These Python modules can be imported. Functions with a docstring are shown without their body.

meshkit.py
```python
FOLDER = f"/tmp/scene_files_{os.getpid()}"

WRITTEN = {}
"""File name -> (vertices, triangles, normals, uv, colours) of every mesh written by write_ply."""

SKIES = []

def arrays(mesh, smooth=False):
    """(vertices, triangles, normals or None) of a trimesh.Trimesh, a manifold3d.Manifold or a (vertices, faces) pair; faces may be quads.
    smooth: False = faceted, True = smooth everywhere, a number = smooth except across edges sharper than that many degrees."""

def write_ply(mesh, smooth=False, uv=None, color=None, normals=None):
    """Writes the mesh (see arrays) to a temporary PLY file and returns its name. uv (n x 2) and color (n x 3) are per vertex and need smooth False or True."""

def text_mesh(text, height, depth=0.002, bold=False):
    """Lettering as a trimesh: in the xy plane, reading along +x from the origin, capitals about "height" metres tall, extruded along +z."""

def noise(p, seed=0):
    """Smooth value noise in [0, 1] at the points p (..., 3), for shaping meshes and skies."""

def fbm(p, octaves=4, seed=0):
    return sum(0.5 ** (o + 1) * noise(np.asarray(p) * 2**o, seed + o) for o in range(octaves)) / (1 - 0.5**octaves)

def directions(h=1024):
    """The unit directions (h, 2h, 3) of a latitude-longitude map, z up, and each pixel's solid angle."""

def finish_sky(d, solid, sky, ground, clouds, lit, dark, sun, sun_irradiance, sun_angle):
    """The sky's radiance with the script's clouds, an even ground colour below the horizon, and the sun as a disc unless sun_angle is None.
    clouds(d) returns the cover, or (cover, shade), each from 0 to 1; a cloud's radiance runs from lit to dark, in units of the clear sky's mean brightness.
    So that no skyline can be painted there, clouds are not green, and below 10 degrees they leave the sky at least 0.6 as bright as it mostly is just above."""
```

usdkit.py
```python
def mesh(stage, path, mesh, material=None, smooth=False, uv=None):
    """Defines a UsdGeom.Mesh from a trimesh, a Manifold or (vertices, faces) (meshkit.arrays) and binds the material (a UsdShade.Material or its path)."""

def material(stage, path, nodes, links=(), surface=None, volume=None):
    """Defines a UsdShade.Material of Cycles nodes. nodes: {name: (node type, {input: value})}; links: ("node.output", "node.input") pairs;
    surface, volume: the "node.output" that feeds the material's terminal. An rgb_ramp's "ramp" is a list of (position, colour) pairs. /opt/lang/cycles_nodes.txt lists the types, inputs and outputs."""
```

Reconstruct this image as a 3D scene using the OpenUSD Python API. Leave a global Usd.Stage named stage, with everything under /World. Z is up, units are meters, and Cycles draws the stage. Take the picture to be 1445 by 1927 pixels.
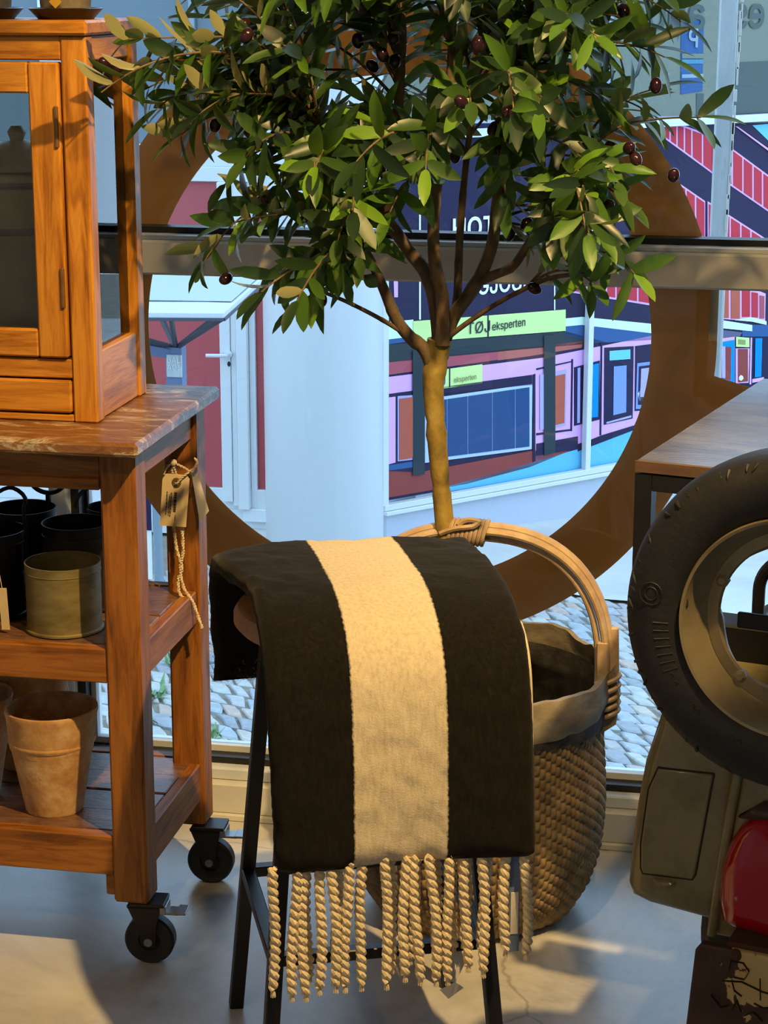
import math, random
import numpy as np, trimesh, usdkit, meshkit
import manifold3d as m3
from shapely.geometry import Polygon
from pxr import Usd, UsdGeom, UsdLux, UsdShade, Gf, Sdf, Vt

stage = Usd.Stage.CreateInMemory()
UsdGeom.SetStageUpAxis(stage, 'Z')
UsdGeom.SetStageMetersPerUnit(stage, 1.0)
UsdGeom.Xform.Define(stage, '/World')
UsdGeom.Scope.Define(stage, '/World/Looks')
rng = np.random.default_rng(7)
random.seed(7)

# ---------------------------------------------------------------- camera, light, exposure
F, PITCH, YAW, EYE = 3900.0, math.radians(14.4), math.radians(11.0), 1.55      # focal length in pixels of 1445 x 1927
EXPOSURE = 0.0
hd = np.array([-math.sin(YAW), math.cos(YAW), 0]); RT = np.array([math.cos(YAW), math.sin(YAW), 0]); ZU = np.array([0, 0, 1.0])
FW = hd * math.cos(PITCH) - ZU * math.sin(PITCH); UP = ZU * math.cos(PITCH) + hd * math.sin(PITCH)
cam = UsdGeom.Camera.Define(stage, '/World/camera')
cam.AddTransformOp().Set(Gf.Matrix4d(*RT, 0, *UP, 0, *(-FW), 0, 0, 0, EYE, 1))
cam.CreateHorizontalApertureAttr(24.0); cam.CreateVerticalApertureAttr(24.0 * 1927 / 1445)
cam.CreateFocalLengthAttr(24.0 * F / 1445)
cam.CreateClippingRangeAttr((0.05, 500.0))
cam.CreateExposureAttr(EXPOSURE)

dome = UsdLux.DomeLight.Define(stage, '/World/overcast_sky')
dome.CreateIntensityAttr(1.0); dome.CreateColorAttr(Gf.Vec3f(0.47, 0.71, 1.0))

def spot(name, pos, target, power, color, cone, soft=0.5, radius=0.045):
    l = UsdLux.SphereLight.Define(stage, '/World/' + name)
    p, t = np.array(pos, float), np.array(target, float)
    z = (p - t) / np.linalg.norm(p - t); x = np.cross([0, 0, 1.0], z); x /= np.linalg.norm(x); y = np.cross(z, x)
    l.AddTransformOp().Set(Gf.Matrix4d(*x, 0, *y, 0, *z, 0, *p, 1))
    l.CreateRadiusAttr(radius); l.CreateIntensityAttr(power); l.CreateColorAttr(Gf.Vec3f(*color))
    s = UsdLux.ShapingAPI.Apply(l.GetPrim()); s.CreateShapingConeAngleAttr(cone); s.CreateShapingConeSoftnessAttr(soft)
WARM = (1.0, 0.66, 0.26)
spot('track_spot_key', (0.42, 1.72, 2.80), (-0.82, 2.92, 0.72), 11500.0, WARM, 19.5, 0.4, 0.03)
spot('added_fill_spot', (-1.9, 0.2, 2.85), (-1.15, 3.05, 0.95), 480.0, WARM, 26.0, 0.8)  # added unseen fill, brightens the cabinet jar and the tags
spot('added_window_spot', (-0.45, 1.85, 2.85), (-0.55, 3.55, 1.05), 2600.0, WARM, 24.0, 0.7, 0.03)  # added unseen spot that warms the transom and the leaves
spot('track_spot_far', (-1.2, -2.0, 2.70), (0.05, 2.4, 0.55), 900.0, WARM, 9.0, 0.8, 0.05)
spot('added_right_spot', (0.10, 1.75, 2.85), (-0.22, 3.35, 0.45), 2600.0, WARM, 15.0, 0.9, 0.03)  # added unseen spot that lights the basket side
spot('added_rear_spot', (-0.6, -1.4, 2.9), (-0.6, -1.6, 0.0), 900.0, (1.0, .76, .48), 70.0, 0.6)  # added unseen lamp, lights the back room for reflections in the glass

# ---------------------------------------------------------------- helpers
used = {}
def numbered(parent, name):
    k = (str(parent), name); n = used.get(k, 0); used[k] = n + 1
    return name if n == 0 else f'{name}_{n:03d}'

class Thing:
    def __init__(s, path, M): s.path, s.M = path, M
    @property
    def prim(s): return stage.GetPrimAtPath(s.path)

def tag(p, label=None, cat=None, group=None, kind=None):
    for k, v in (('label', label), ('category', cat), ('group', group), ('kind', kind)):
        if v: p.SetCustomDataByKey(k, v)

def thing(name, label=None, cat=None, loc=(0, 0, 0), rot=0.0, group=None, kind=None):
    path = '/World/' + numbered('/World', name)
    x = UsdGeom.Xform.Define(stage, path)
    x.AddTranslateOp().Set(Gf.Vec3d(*map(float, loc)))
    if rot: x.AddRotateZOp().Set(float(rot))
    tag(x.GetPrim(), label, cat, group, kind)
    M = trimesh.transformations.rotation_matrix(math.radians(rot), [0, 0, 1]); M[:3, 3] = loc
    return Thing(path, M)

def arr(mesh):
    if hasattr(mesh, 'to_mesh'):
        m = mesh.to_mesh(); return np.array(m.vert_properties[:, :3], float), np.array(m.tri_verts, int)
    if isinstance(mesh, (tuple, list)):
        v, f = np.asarray(mesh[0], float), np.asarray(mesh[1], int)
        if f.shape[1] == 4: f = np.vstack([f[:, [0, 1, 2]], f[:, [0, 2, 3]]])
        return v, f
    return np.array(mesh.vertices, float), np.array(mesh.faces, int)

def cat(ms):
    vs, fs, n = [], [], 0
    for m in ms:
        v, f = arr(m); vs.append(v); fs.append(f + n); n += len(v)
    return np.vstack(vs), np.vstack(fs)

def xf(mesh, M):
    v, f = arr(mesh); return v @ M[:3, :3].T + M[:3, 3], f

def part(parent, name, mesh, mat, smooth=35, world=True, label=None, kind=None):
    """One Mesh under a thing or a part. world: the mesh is given in world coordinates."""
    v, f = arr(mesh)
    if world:
        Mi = np.linalg.inv(parent.M); v = v @ Mi[:3, :3].T + Mi[:3, 3]
    path = parent.path + '/' + numbered(parent.path, name)
    usdkit.mesh(stage, path, (v, f), MATS[mat], smooth=smooth)
    t = Thing(path, parent.M); tag(t.prim, label, None, None, kind)
    return t

def solo(name, mesh, mat, label=None, cat_=None, group=None, kind=None, smooth=35):
    path = '/World/' + numbered('/World', name)
    usdkit.mesh(stage, path, arr(mesh), MATS[mat], smooth=smooth)
    t = Thing(path, np.eye(4)); tag(t.prim, label, cat_, group, kind)
    return t

BF = np.array(trimesh.convex.convex_hull(np.array([[sx * (1 - .2 * (k != 0)), sy * (1 - .2 * (k != 1)), sz * (1 - .2 * (k != 2))] for sx in (-1, 1) for sy in (-1, 1) for sz in (-1, 1) for k in range(3)])).faces)
BV = np.array(trimesh.convex.convex_hull(np.array([[sx * (1 - .2 * (k != 0)), sy * (1 - .2 * (k != 1)), sz * (1 - .2 * (k != 2))] for sx in (-1, 1) for sy in (-1, 1) for sz in (-1, 1) for k in range(3)])).vertices)
def box(x0, x1, y0, y1, z0, z1, b=0.002):
    h = np.array([x1 - x0, y1 - y0, z1 - z0]) / 2; c = np.array([x0 + x1, y0 + y1, z0 + z1]) / 2
    b = min(b, *(h * .45))
    v = np.where(np.abs(np.abs(BV) - 1) < 1e-6, np.sign(BV) * h, np.sign(BV) * (h - b))
    return v + c, BF.copy()
def boxl(b, M): return xf(b, M)

def grid(P, closed_u=False, closed_v=False, cap=False):
    """P (n, m, 3) -> quads"""
    n, m = P.shape[:2]
    i = np.arange(n if closed_u else n - 1); j = np.arange(m if closed_v else m - 1)
    I, J = np.meshgrid(i, j, indexing='ij'); I2, J2 = (I + 1) % n, (J + 1) % m
    q = np.stack([I * m + J, I2 * m + J, I2 * m + J2, I * m + J2], -1).reshape(-1, 4)
    v = P.reshape(-1, 3); f = np.vstack([q[:, [0, 1, 2]], q[:, [0, 2, 3]]])
    if cap and closed_v:
        v = np.vstack([v, P[0].mean(0), P[-1].mean(0)]); a = len(v) - 2; k = np.arange(m); k2 = (k + 1) % m
        f = np.vstack([f, np.stack([np.full(m, a), k, k2], 1), np.stack([np.full(m, a + 1), (n - 1) * m + k2, (n - 1) * m + k], 1)])
    return v, f

def lathe(prof, seg=48, center=(0, 0, 0), M=None):
    p = np.array(prof, float); th = np.arange(seg) * 2 * np.pi / seg
    P = np.stack([p[:, 0][:, None] * np.cos(th), p[:, 0][:, None] * np.sin(th), np.repeat(p[:, 1][:, None], seg, 1)], -1)
    v, f = grid(P, closed_v=True); f = f[:, ::-1]
    v = v + np.array(center)
    return (v, f) if M is None else xf((v, f), M)

def tube(pts, r, sides=8, cap=True, flat=1.0):
    p = np.asarray(pts, float); r = np.broadcast_to(np.asarray(r, float), (len(p),))
    t = np.gradient(p, axis=0); t /= np.linalg.norm(t, axis=1, keepdims=True) + 1e-12
    a = np.zeros_like(p); ref = np.array([0, 0, 1.0]) if abs(t[0, 2]) < .9 else np.array([1.0, 0, 0])
    cur = np.cross(t[0], ref); cur /= np.linalg.norm(cur)
    for i in range(len(p)):
        cur = cur - t[i] * (cur @ t[i]); cur /= np.linalg.norm(cur) + 1e-12; a[i] = cur
    b = np.cross(t, a); ang = np.arange(sides) * 2 * np.pi / sides
    P = p[:, None] + r[:, None, None] * (np.cos(ang)[None, :, None] * a[:, None] + flat * np.sin(ang)[None, :, None] * b[:, None])
    v, f = grid(P, closed_v=True, cap=cap); return v, f[:, ::-1]

def smoothpath(pts, n=24):
    p = np.asarray(pts, float)
    from scipy.interpolate import PchipInterpolator
    d = np.r_[0, np.cumsum(np.linalg.norm(np.diff(p, axis=0), axis=1))]
    return PchipInterpolator(d, p)(np.linspace(0, d[-1], n))

def bar(p, q, w, h=None, b=.0015):
    """a square bar from p to q"""
    p, q = np.array(p, float), np.array(q, float); L = np.linalg.norm(q - p); z = (q - p) / L
    ref = np.array([0, 1.0, 0]) if abs(z[1]) < .9 else np.array([1.0, 0, 0])
    x = np.cross(ref, z); x /= np.linalg.norm(x); y = np.cross(z, x); h = h or w
    M = np.eye(4); M[:3, 0], M[:3, 1], M[:3, 2], M[:3, 3] = x, y, z, p
    return xf(box(-w / 2, w / 2, -h / 2, h / 2, 0, L, b), M)

def prism(poly, h):
    m = trimesh.creation.extrude_polygon(Polygon(poly).buffer(0), h, engine='earcut'); return arr(m)

def hullof(pts):
    h = trimesh.convex.convex_hull(np.asarray(pts)); return arr(h)

def rounded(poly, depth, r, steps=7):
    """convex outline in (a, z) with a rounded rear edge: points (a, off, z), off from 0 to depth"""
    pts = []
    for k in range(steps + 1):
        t = k / steps * math.pi / 2; q = Polygon(poly).buffer(-r * (1 - math.sin(t)) - 1e-6, join_style=1)
        for x, z in list(q.exterior.coords): pts.append((x, r * (1 - math.cos(t)), z))
    for x, z in Polygon(poly).exterior.coords: pts.append((x, depth, z))
    return hullof(pts)

# ---------------------------------------------------------------- materials
MATS = {}
def mat(name, nodes, links, surface='p.BSDF'):
    MATS[name] = usdkit.material(stage, '/World/Looks/' + name, nodes, links, surface=surface)

def plain(name, col, rough=.5, metal=0., spec=.5, **k):
    mat(name, {'p': ('principled_bsdf', dict(base_color=col, roughness=rough, metallic=metal, specular_ior_level=spec, **k))}, [])

def noisy(name, stops, scale=(1, 1, 1), nscale=10., detail=6., nrough=.6, rough=.5, metal=0., spec=.5, bump=0., bscale=None, dist=0.0, bdist=.002, rough_var=None, coord='object', **k):
    """a colour ramp over noise stretched by scale, with fine relief from a second noise"""
    nodes = {'t': ('texture_coordinate', {}), 'm': ('mapping', {'scale': scale}), 'n': ('noise_texture', dict(scale=nscale, detail=detail, roughness=nrough, distortion=dist)),
             'r': ('rgb_ramp', {'ramp': stops}), 'p': ('principled_bsdf', dict(roughness=rough, metallic=metal, specular_ior_level=spec, **k))}
    links = [(f't.{coord}', 'm.vector'), ('m.vector', 'n.vector'), ('n.fac', 'r.fac'), ('r.color', 'p.base_color')]
    if bump:
        nodes['n2'] = ('noise_texture', dict(scale=bscale or nscale * 4, detail=4.0, roughness=.6)); nodes['b'] = ('bump', dict(strength=bump, distance=bdist))
        links += [('m.vector', 'n2.vector'), ('n2.fac', 'b.height'), ('b.normal', 'p.normal')]
    if rough_var:
        nodes['mr'] = ('map_range', dict(from_min=.3, from_max=.7, to_min=rough_var[0], to_max=rough_var[1])); links += [('n.fac', 'mr.value'), ('mr.result', 'p.roughness')]
    mat(name, nodes, links)

def wood(name, cols, axis, rough=.42, n=9.):
    s = [7., 7., 7.]; s[axis] = .7
    noisy(name, [(.26, cols[0]), (.46, cols[1]), (.60, cols[2]), (.74, cols[1]), (.86, cols[0])], scale=s, nscale=n, detail=8., nrough=.65, dist=.6, rough=rough, bump=.25, bdist=.0015, spec=.35)
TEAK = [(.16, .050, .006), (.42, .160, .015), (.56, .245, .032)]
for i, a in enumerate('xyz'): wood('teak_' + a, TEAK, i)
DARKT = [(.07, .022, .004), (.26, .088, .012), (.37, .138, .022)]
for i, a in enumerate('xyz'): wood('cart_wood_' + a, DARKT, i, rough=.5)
noisy('worn_top', [(.25, (.05, .025, .012)), (.42, (.17, .07, .022)), (.54, (.25, .12, .05)), (.60, (.50, .42, .29)), (.66, (.20, .12, .06)), (.8, (.12, .07, .04))], scale=(2.2, 7, 6), nscale=5., detail=9., nrough=.7, dist=.9, rough=.24, bump=.5, bdist=.002)
noisy('shelf_worn', [(.25, (.05, .03, .022)), (.5, (.16, .075, .04)), (.66, (.25, .14, .09)), (.8, (.36, .28, .23))], scale=(2.5, 8, 6), nscale=6., detail=9., nrough=.7, dist=.7, rough=.3, bump=.4)
noisy('terracotta', [(.3, (.36, .17, .06)), (.5, (.53, .29, .11)), (.62, (.62, .40, .19)), (.75, (.70, .52, .32))], nscale=22., detail=8., nrough=.65, rough=.9, bump=.45, bscale=90., bdist=.002)
noisy('brass_tin', [(.3, (.13, .10, .035)), (.5, (.23, .18, .065)), (.7, (.30, .24, .10))], scale=(1, 1, 3), nscale=16., rough=.5, metal=.35, bump=.15, bscale=60.)
noisy('black_tin', [(.3, (.012, .011, .010)), (.7, (.04, .034, .028))], nscale=18., rough=.5, metal=.5, bump=.15)
plain('black_steel', (.012, .011, .011), .42, .3)
plain('rubber_black', (.010, .010, .011), .55)
plain('zinc', (.28, .28, .29), .38, .8)
mat('floor_concrete', {'t': ('texture_coordinate', {}), 'n': ('noise_texture', dict(scale=2.6, detail=11., roughness=.62, distortion=.5)), 'r': ('rgb_ramp', {'ramp': [(.30, (.27, .265, .25)), (.43, (.46, .45, .43)), (.54, (.57, .56, .54)), (.70, (.68, .67, .65))]}),
     'n3': ('noise_texture', dict(scale=5., detail=4.)), 'mv': ('mix', dict(fac=.10)), 'v': ('voronoi_texture', dict(feature='distance_to_edge', scale=1.15)), 'cr': ('map_range', dict(from_min=.0, from_max=.004, to_min=.62, to_max=1., clamp=True)), 'mu': ('mix', dict(mix_type='multiply', fac=1.)),
     'n2': ('noise_texture', dict(scale=34., detail=5.)), 'b': ('bump', dict(strength=.10, distance=.002)), 'mr': ('map_range', dict(from_min=.3, from_max=.7, to_min=.24, to_max=.46)), 'p': ('principled_bsdf', dict(specular_ior_level=.5))},
    [('t.object', 'n.vector'), ('n.fac', 'r.fac'), ('t.object', 'n3.vector'), ('t.object', 'mv.color1'), ('n3.color', 'mv.color2'), ('mv.color', 'v.vector'), ('v.distance', 'cr.value'), ('r.color', 'mu.color1'), ('cr.result', 'mu.color2'), ('mu.color', 'p.base_color'), ('n.fac', 'mr.value'), ('mr.result', 'p.roughness'), ('t.object', 'n2.vector'), ('n2.fac', 'b.height'), ('b.normal', 'p.normal')])
plain('wall_white', (.62, .60, .56), .8)
plain('ceiling_dark', (.20, .19, .18), .9)
noisy('frame_paint', [(.3, (.60, .585, .53)), (.7, (.68, .66, .60))], nscale=9., rough=.38)
plain('gasket', (.008, .008, .010), .5)
mat('ring_vinyl', {'d': ('diffuse_bsdf', {'color': (.36, .20, .08)}), 't': ('translucent_bsdf', {'color': (.50, .26, .095)}), 'x': ('mix_closure', {'fac': .5})}, [('d.BSDF', 'x.closure1'), ('t.BSDF', 'x.closure2')], surface='x.closure')
plain('pale_vinyl', (.50, .33, .15), .62)  # paler brown of the strip at the ring edge
plain('white_frame', (.64, .67, .68), .4)
plain('column_paint', (.53, .56, .57), .4)
plain('door_red', (.42, .065, .075), .4)
plain('plinth_grey', (.46, .50, .58), .8)
noisy('post_paint', [(.35, (.42, .47, .48)), (.6, (.52, .57, .58)), (.7, (.36, .32, .30))], scale=(3, 3, .5), nscale=9., rough=.6)
plain('canopy_white', (.58, .62, .63), .5)
plain('canopy_grey', (.42, .48, .51), .5)
plain('strut_slate', (.055, .06, .085), .45)
plain('post_blue', (.12, .17, .30), .5)
noisy('cream_paper', [(.3, (.60, .46, .25)), (.7, (.72, .57, .33))], nscale=30., rough=.85)
plain('white_paper', (.66, .60, .52), .7)
plain('ink', (.05, .04, .03), .7)
plain('eyelet', (.30, .18, .05), .4, .6)
noisy('string_cream', [(.3, (.58, .46, .30)), (.7, (.72, .60, .42))], nscale=160., rough=.95, bump=.5, bscale=500.)
noisy('fringe_cream', [(.3, (.62, .50, .31)), (.7, (.76, .64, .43))], nscale=120., rough=.95, bump=.5, bscale=500.)
noisy('seat_wood', [(.3, (.26, .12, .045)), (.7, (.42, .21, .085))], scale=(1, 8, 8), nscale=9., rough=.45)
noisy('basket_weave', [(.3, (.13, .085, .038)), (.5, (.26, .175, .08)), (.7, (.36, .255, .125))], nscale=26., detail=7., rough=.75, bump=.4, bscale=200.)
noisy('basket_band', [(.3, (.12, .095, .065)), (.5, (.22, .185, .13)), (.72, (.33, .29, .22))], scale=(1, 1, 2), nscale=14., detail=8., rough=.7, bump=.4)
noisy('basket_dark', [(.35, (.012, .012, .012)), (.7, (.06, .055, .05))], nscale=30., rough=.8, bump=.6)
noisy('cane', [(.3, (.30, .20, .12)), (.5, (.44, .31, .19)), (.7, (.55, .43, .30))], scale=(1, 1, 1), nscale=18., detail=7., rough=.5, bump=.2)
noisy('soil', [(.3, (.015, .010, .006)), (.7, (.06, .038, .02))], nscale=60., rough=.95, bump=.8)
noisy('bark_lit_ochre', [(.28, (.11, .075, .018)), (.5, (.27, .185, .035)), (.68, (.36, .26, .06)), (.8, (.42, .33, .12))], scale=(1.5, 1.5, 1), nscale=22., detail=7., rough=.8, bump=.5, bscale=70., bdist=.003)  # ochre bark, yellow of the lamplight mixed into the colour
noisy('bark_brown', [(.28, (.055, .034, .018)), (.5, (.12, .078, .042)), (.7, (.20, .135, .065))], scale=(2, 2, 1), nscale=24., detail=7., rough=.85, bump=.5, bscale=70., bdist=.003)
plain('twig_green', (.20, .20, .07), .7)
plain('olive_fruit', (.022, .007, .012), .16)
noisy('tyre', [(.3, (.006, .006, .0055)), (.65, (.014, .013, .012)), (.8, (.030, .028, .024))], nscale=26., detail=8., rough=.62, bump=.35, bscale=120.)
noisy('rim_paint', [(.25, (.08, .026, .013)), (.36, (.18, .14, .075)), (.6, (.26, .21, .115)), (.8, (.32, .265, .16))], nscale=8., detail=9., nrough=.68, rough=.34, spec=.5, bump=.15, bscale=50.)
noisy('scooter_paint', [(.25, (.10, .082, .035)), (.5, (.20, .168, .085)), (.75, (.26, .22, .12))], nscale=7., detail=9., nrough=.7, rough=.2, spec=.6, bump=.08, bscale=30.)
plain('seam_dark', (.012, .010, .008), .8)
plain('rust', (.06, .022, .012), .85)
plain('lens_red', (.34, .003, .010), .12, coat_weight=.6)
plain('lamp_hood', (.045, .020, .018), .5)
noisy('rack_wood', [(.3, (.055, .042, .035)), (.5, (.095, .078, .068)), (.7, (.14, .12, .105))], scale=(2, 5, 5), nscale=5., detail=8., rough=.26, spec=.9, bump=.2)
noisy('rack_edge', [(.3, (.07, .035, .02)), (.7, (.13, .07, .04))], scale=(2, 8, 8), nscale=6., rough=.6)
noisy('jar_green', [(.3, (.30, .25, .10)), (.7, (.48, .42, .18))], nscale=8., rough=.45)
plain('jar_white', (.55, .53, .46), .35)
noisy('stone_pot', [(.3, (.17, .13, .085)), (.7, (.32, .26, .18))], nscale=30., rough=.9, bump=.4)
plain('saucer_dark', (.03, .018, .014), .35)
plain('label_yellow', (.75, .42, .03), .5)
noisy('hinge_metal', [(.3, (.13, .06, .02)), (.7, (.24, .13, .05))], nscale=40., rough=.5, metal=.4)
noisy('weed', [(.3, (.10, .22, .08)), (.7, (.22, .36, .16))], nscale=30., rough=.7)

def glass(name, tint=(1, 1, 1), ior=1.45, gl=(1, 1, 1)):
    mat(name, {'f': ('fresnel', {'IOR': ior}), 't': ('transparent_bsdf', {'color': tint}), 'g': ('glossy_bsdf', {'color': gl, 'roughness': .01}), 'x': ('mix_closure', {})},
        [('f.fac', 'x.fac'), ('t.BSDF', 'x.closure1'), ('g.BSDF', 'x.closure2')], surface='x.closure')
glass('pane_glass', (.97, .98, .98), 1.35)
glass('cabinet_glass', (.88, .88, .86), 1.45)

# stripes follow the throw's own width (object x): black, cream, black
mat('throw_wool', {'t': ('texture_coordinate', {}), 's': ('separate_xyz', {}), 'nw': ('noise_texture', dict(scale=190., detail=3.)), 'ma': ('math', dict(math_type='multiply_add', value2=.005, value3=-.0025)), 'ad': ('math', dict(math_type='add')),
    'a1': ('map_range', dict(from_min=-.0515, from_max=-.0485, to_min=0., to_max=1., clamp=True)), 'a2': ('map_range', dict(from_min=.0765, from_max=.0795, to_min=1., to_max=0., clamp=True)), 'mu': ('math', dict(math_type='multiply')),
    'm': ('mapping', {'scale': (9, 9, 2.2)}), 'n': ('noise_texture', dict(scale=22., detail=6., roughness=.65)),
    'rk': ('rgb_ramp', {'ramp': [(.3, (.0045, .0042, .004)), (.6, (.0105, .0094, .008)), (.8, (.022, .019, .015))]}), 'rc': ('rgb_ramp', {'ramp': [(.3, (.46, .39, .28)), (.5, (.57, .49, .355)), (.7, (.64, .56, .41))]}),
    'mx': ('mix', dict(mix_type='mix')), 'n2': ('noise_texture', dict(scale=420., detail=3.)), 'b': ('bump', dict(strength=.35, distance=.002)),
    'p': ('principled_bsdf', dict(roughness=.95, specular_ior_level=.1, sheen_weight=.10, sheen_roughness=.5, sheen_tint=(.8, .7, .55)))},
    [('t.object', 's.vector'), ('t.object', 'nw.vector'), ('nw.fac', 'ma.value1'), ('s.x', 'ad.value1'), ('ma.value', 'ad.value2'), ('ad.value', 'a1.value'), ('ad.value', 'a2.value'), ('a1.result', 'mu.value1'), ('a2.result', 'mu.value2'),
     ('t.object', 'm.vector'), ('m.vector', 'n.vector'), ('n.fac', 'rk.fac'), ('n.fac', 'rc.fac'), ('mu.value', 'mx.fac'), ('rk.color', 'mx.color1'), ('rc.color', 'mx.color2'), ('mx.color', 'p.base_color'),
     ('t.object', 'n2.vector'), ('n2.fac', 'b.height'), ('b.normal', 'p.normal')])
plain('wool_black', (.010, .009, .008), .95, spec=.1)
plain('wool_cream', (.60, .51, .36), .95, spec=.1)

def leafmat(name, top, under):
    mat(name, {'g': ('geometry', {}), 'o': ('mix', {'color1': top, 'color2': under}), 'p': ('principled_bsdf', dict(roughness=.38, specular_ior_level=.45)), 'tl': ('translucent_bsdf', {'color': (.16, .26, .03)}), 'x': ('mix_closure', {'fac': .22})},
        [('g.backfacing', 'o.fac'), ('o.color', 'p.base_color'), ('p.BSDF', 'x.closure1'), ('tl.BSDF', 'x.closure2')], surface='x.closure')
UNDER = (.24, .235, .115)
LEAFM = []
for i, c in enumerate([(.018, .042, .014), (.034, .075, .014), (.058, .135, .014), (.012, .028, .016), (.12, .24, .018)]):
    leafmat(f'leaf_{"abcde"[i]}', c, UNDER); LEAFM.append(f'leaf_{"abcde"[i]}')

# the mural print and the far house: flat colours
for n, c in dict(navy=(.022, .020, .058), brick=(.27, .055, .05), cyan=(.13, .48, .72), mint=(.66, .86, .74), blue_mid=(.035, .10, .26), slate=(.030, .045, .055), sign_green=(.60, .78, .30), rose=(.40, .085, .115), salmon=(.44, .12, .11),
                 pink=(.76, .40, .78), lavender=(.42, .38, .72), orange=(.46, .105, .065), frame=(.45, .56, .80), blue_deep=(.025, .07, .19), blue_bright=(.0, .24, .82), sky=(.16, .55, .85), periwinkle=(.20, .30, .80), white=(.82, .86, .88),
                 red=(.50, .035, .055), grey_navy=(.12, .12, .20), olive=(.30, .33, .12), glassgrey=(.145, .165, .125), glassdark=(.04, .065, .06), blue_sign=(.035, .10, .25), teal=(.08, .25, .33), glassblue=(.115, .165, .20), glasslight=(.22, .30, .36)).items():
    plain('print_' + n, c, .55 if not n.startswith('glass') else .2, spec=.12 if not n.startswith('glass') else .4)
# ---------------------------------------------------------------- the room
def struct(name, mesh, m, label=None): return solo(name, mesh, m, label, None, None, 'structure')
struct('floor', box(-4.2, 3.2, -2.6, 3.64, -.12, 0, 0), 'floor_concrete', 'polished grey concrete floor with fine cracks')
struct('ceiling', box(-4.2, 3.2, -2.6, 3.74, 3.0, 3.1, 0), 'ceiling_dark', 'grey ceiling above the shop')
struct('wall_back', box(-4.2, 3.2, -2.7, -2.6, -.12, 3.0, 0), 'wall_white', 'white wall behind the camera')
struct('wall_left', box(-4.3, -4.2, -2.7, 3.74, -.12, 3.0, 0), 'wall_white', 'white wall on the left of the shop')
struct('wall_right', box(3.2, 3.3, -2.7, 3.74, -.12, 3.0, 0), 'wall_white', 'white wall on the right of the shop')
struct('wall_front', box(-4.2, 3.2, 3.66, 3.95, -1.75, -.10, 0), 'plinth_grey', 'outer wall below the shop window')

# window: bottom rail, transom, mullion, panes
w = thing('window_1', 'tall shop window with a cream horizontal transom and two panes', None, (-.5, 3.6, 0), kind='structure')
WX0, WX1 = -4.18, 3.18
part(w, 'bottom_rail', cat([box(WX0, WX1, 3.555, 3.68, .012, .072, .003), box(WX0, WX1, 3.548, 3.68, 0, .013, .002)]), 'frame_paint')
part(w, 'sill_bead', box(WX0, WX1, 3.575, 3.66, .072, .096, .003), 'white_frame')
part(w, 'gasket', box(WX0, WX1, 3.60, 3.64, .096, .109, 0), 'gasket')
part(w, 'glazing_bead', box(WX0, WX1, 3.63, 3.66, .109, .121, 0), 'white_frame')
part(w, 'transom', box(WX0, WX1, 3.555, 3.68, 1.038, 1.100, .004), 'frame_paint')
part(w, 'glazing_bead', box(WX0, WX1, 3.565, 3.66, 1.100, 1.108, .001), 'white_frame')
part(w, 'gasket', box(WX0, WX1, 3.60, 3.64, 1.108, 1.119, 0), 'gasket')
part(w, 'head_rail', box(WX0, WX1, 3.555, 3.68, 2.93, 3.0, .004), 'frame_paint')
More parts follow.
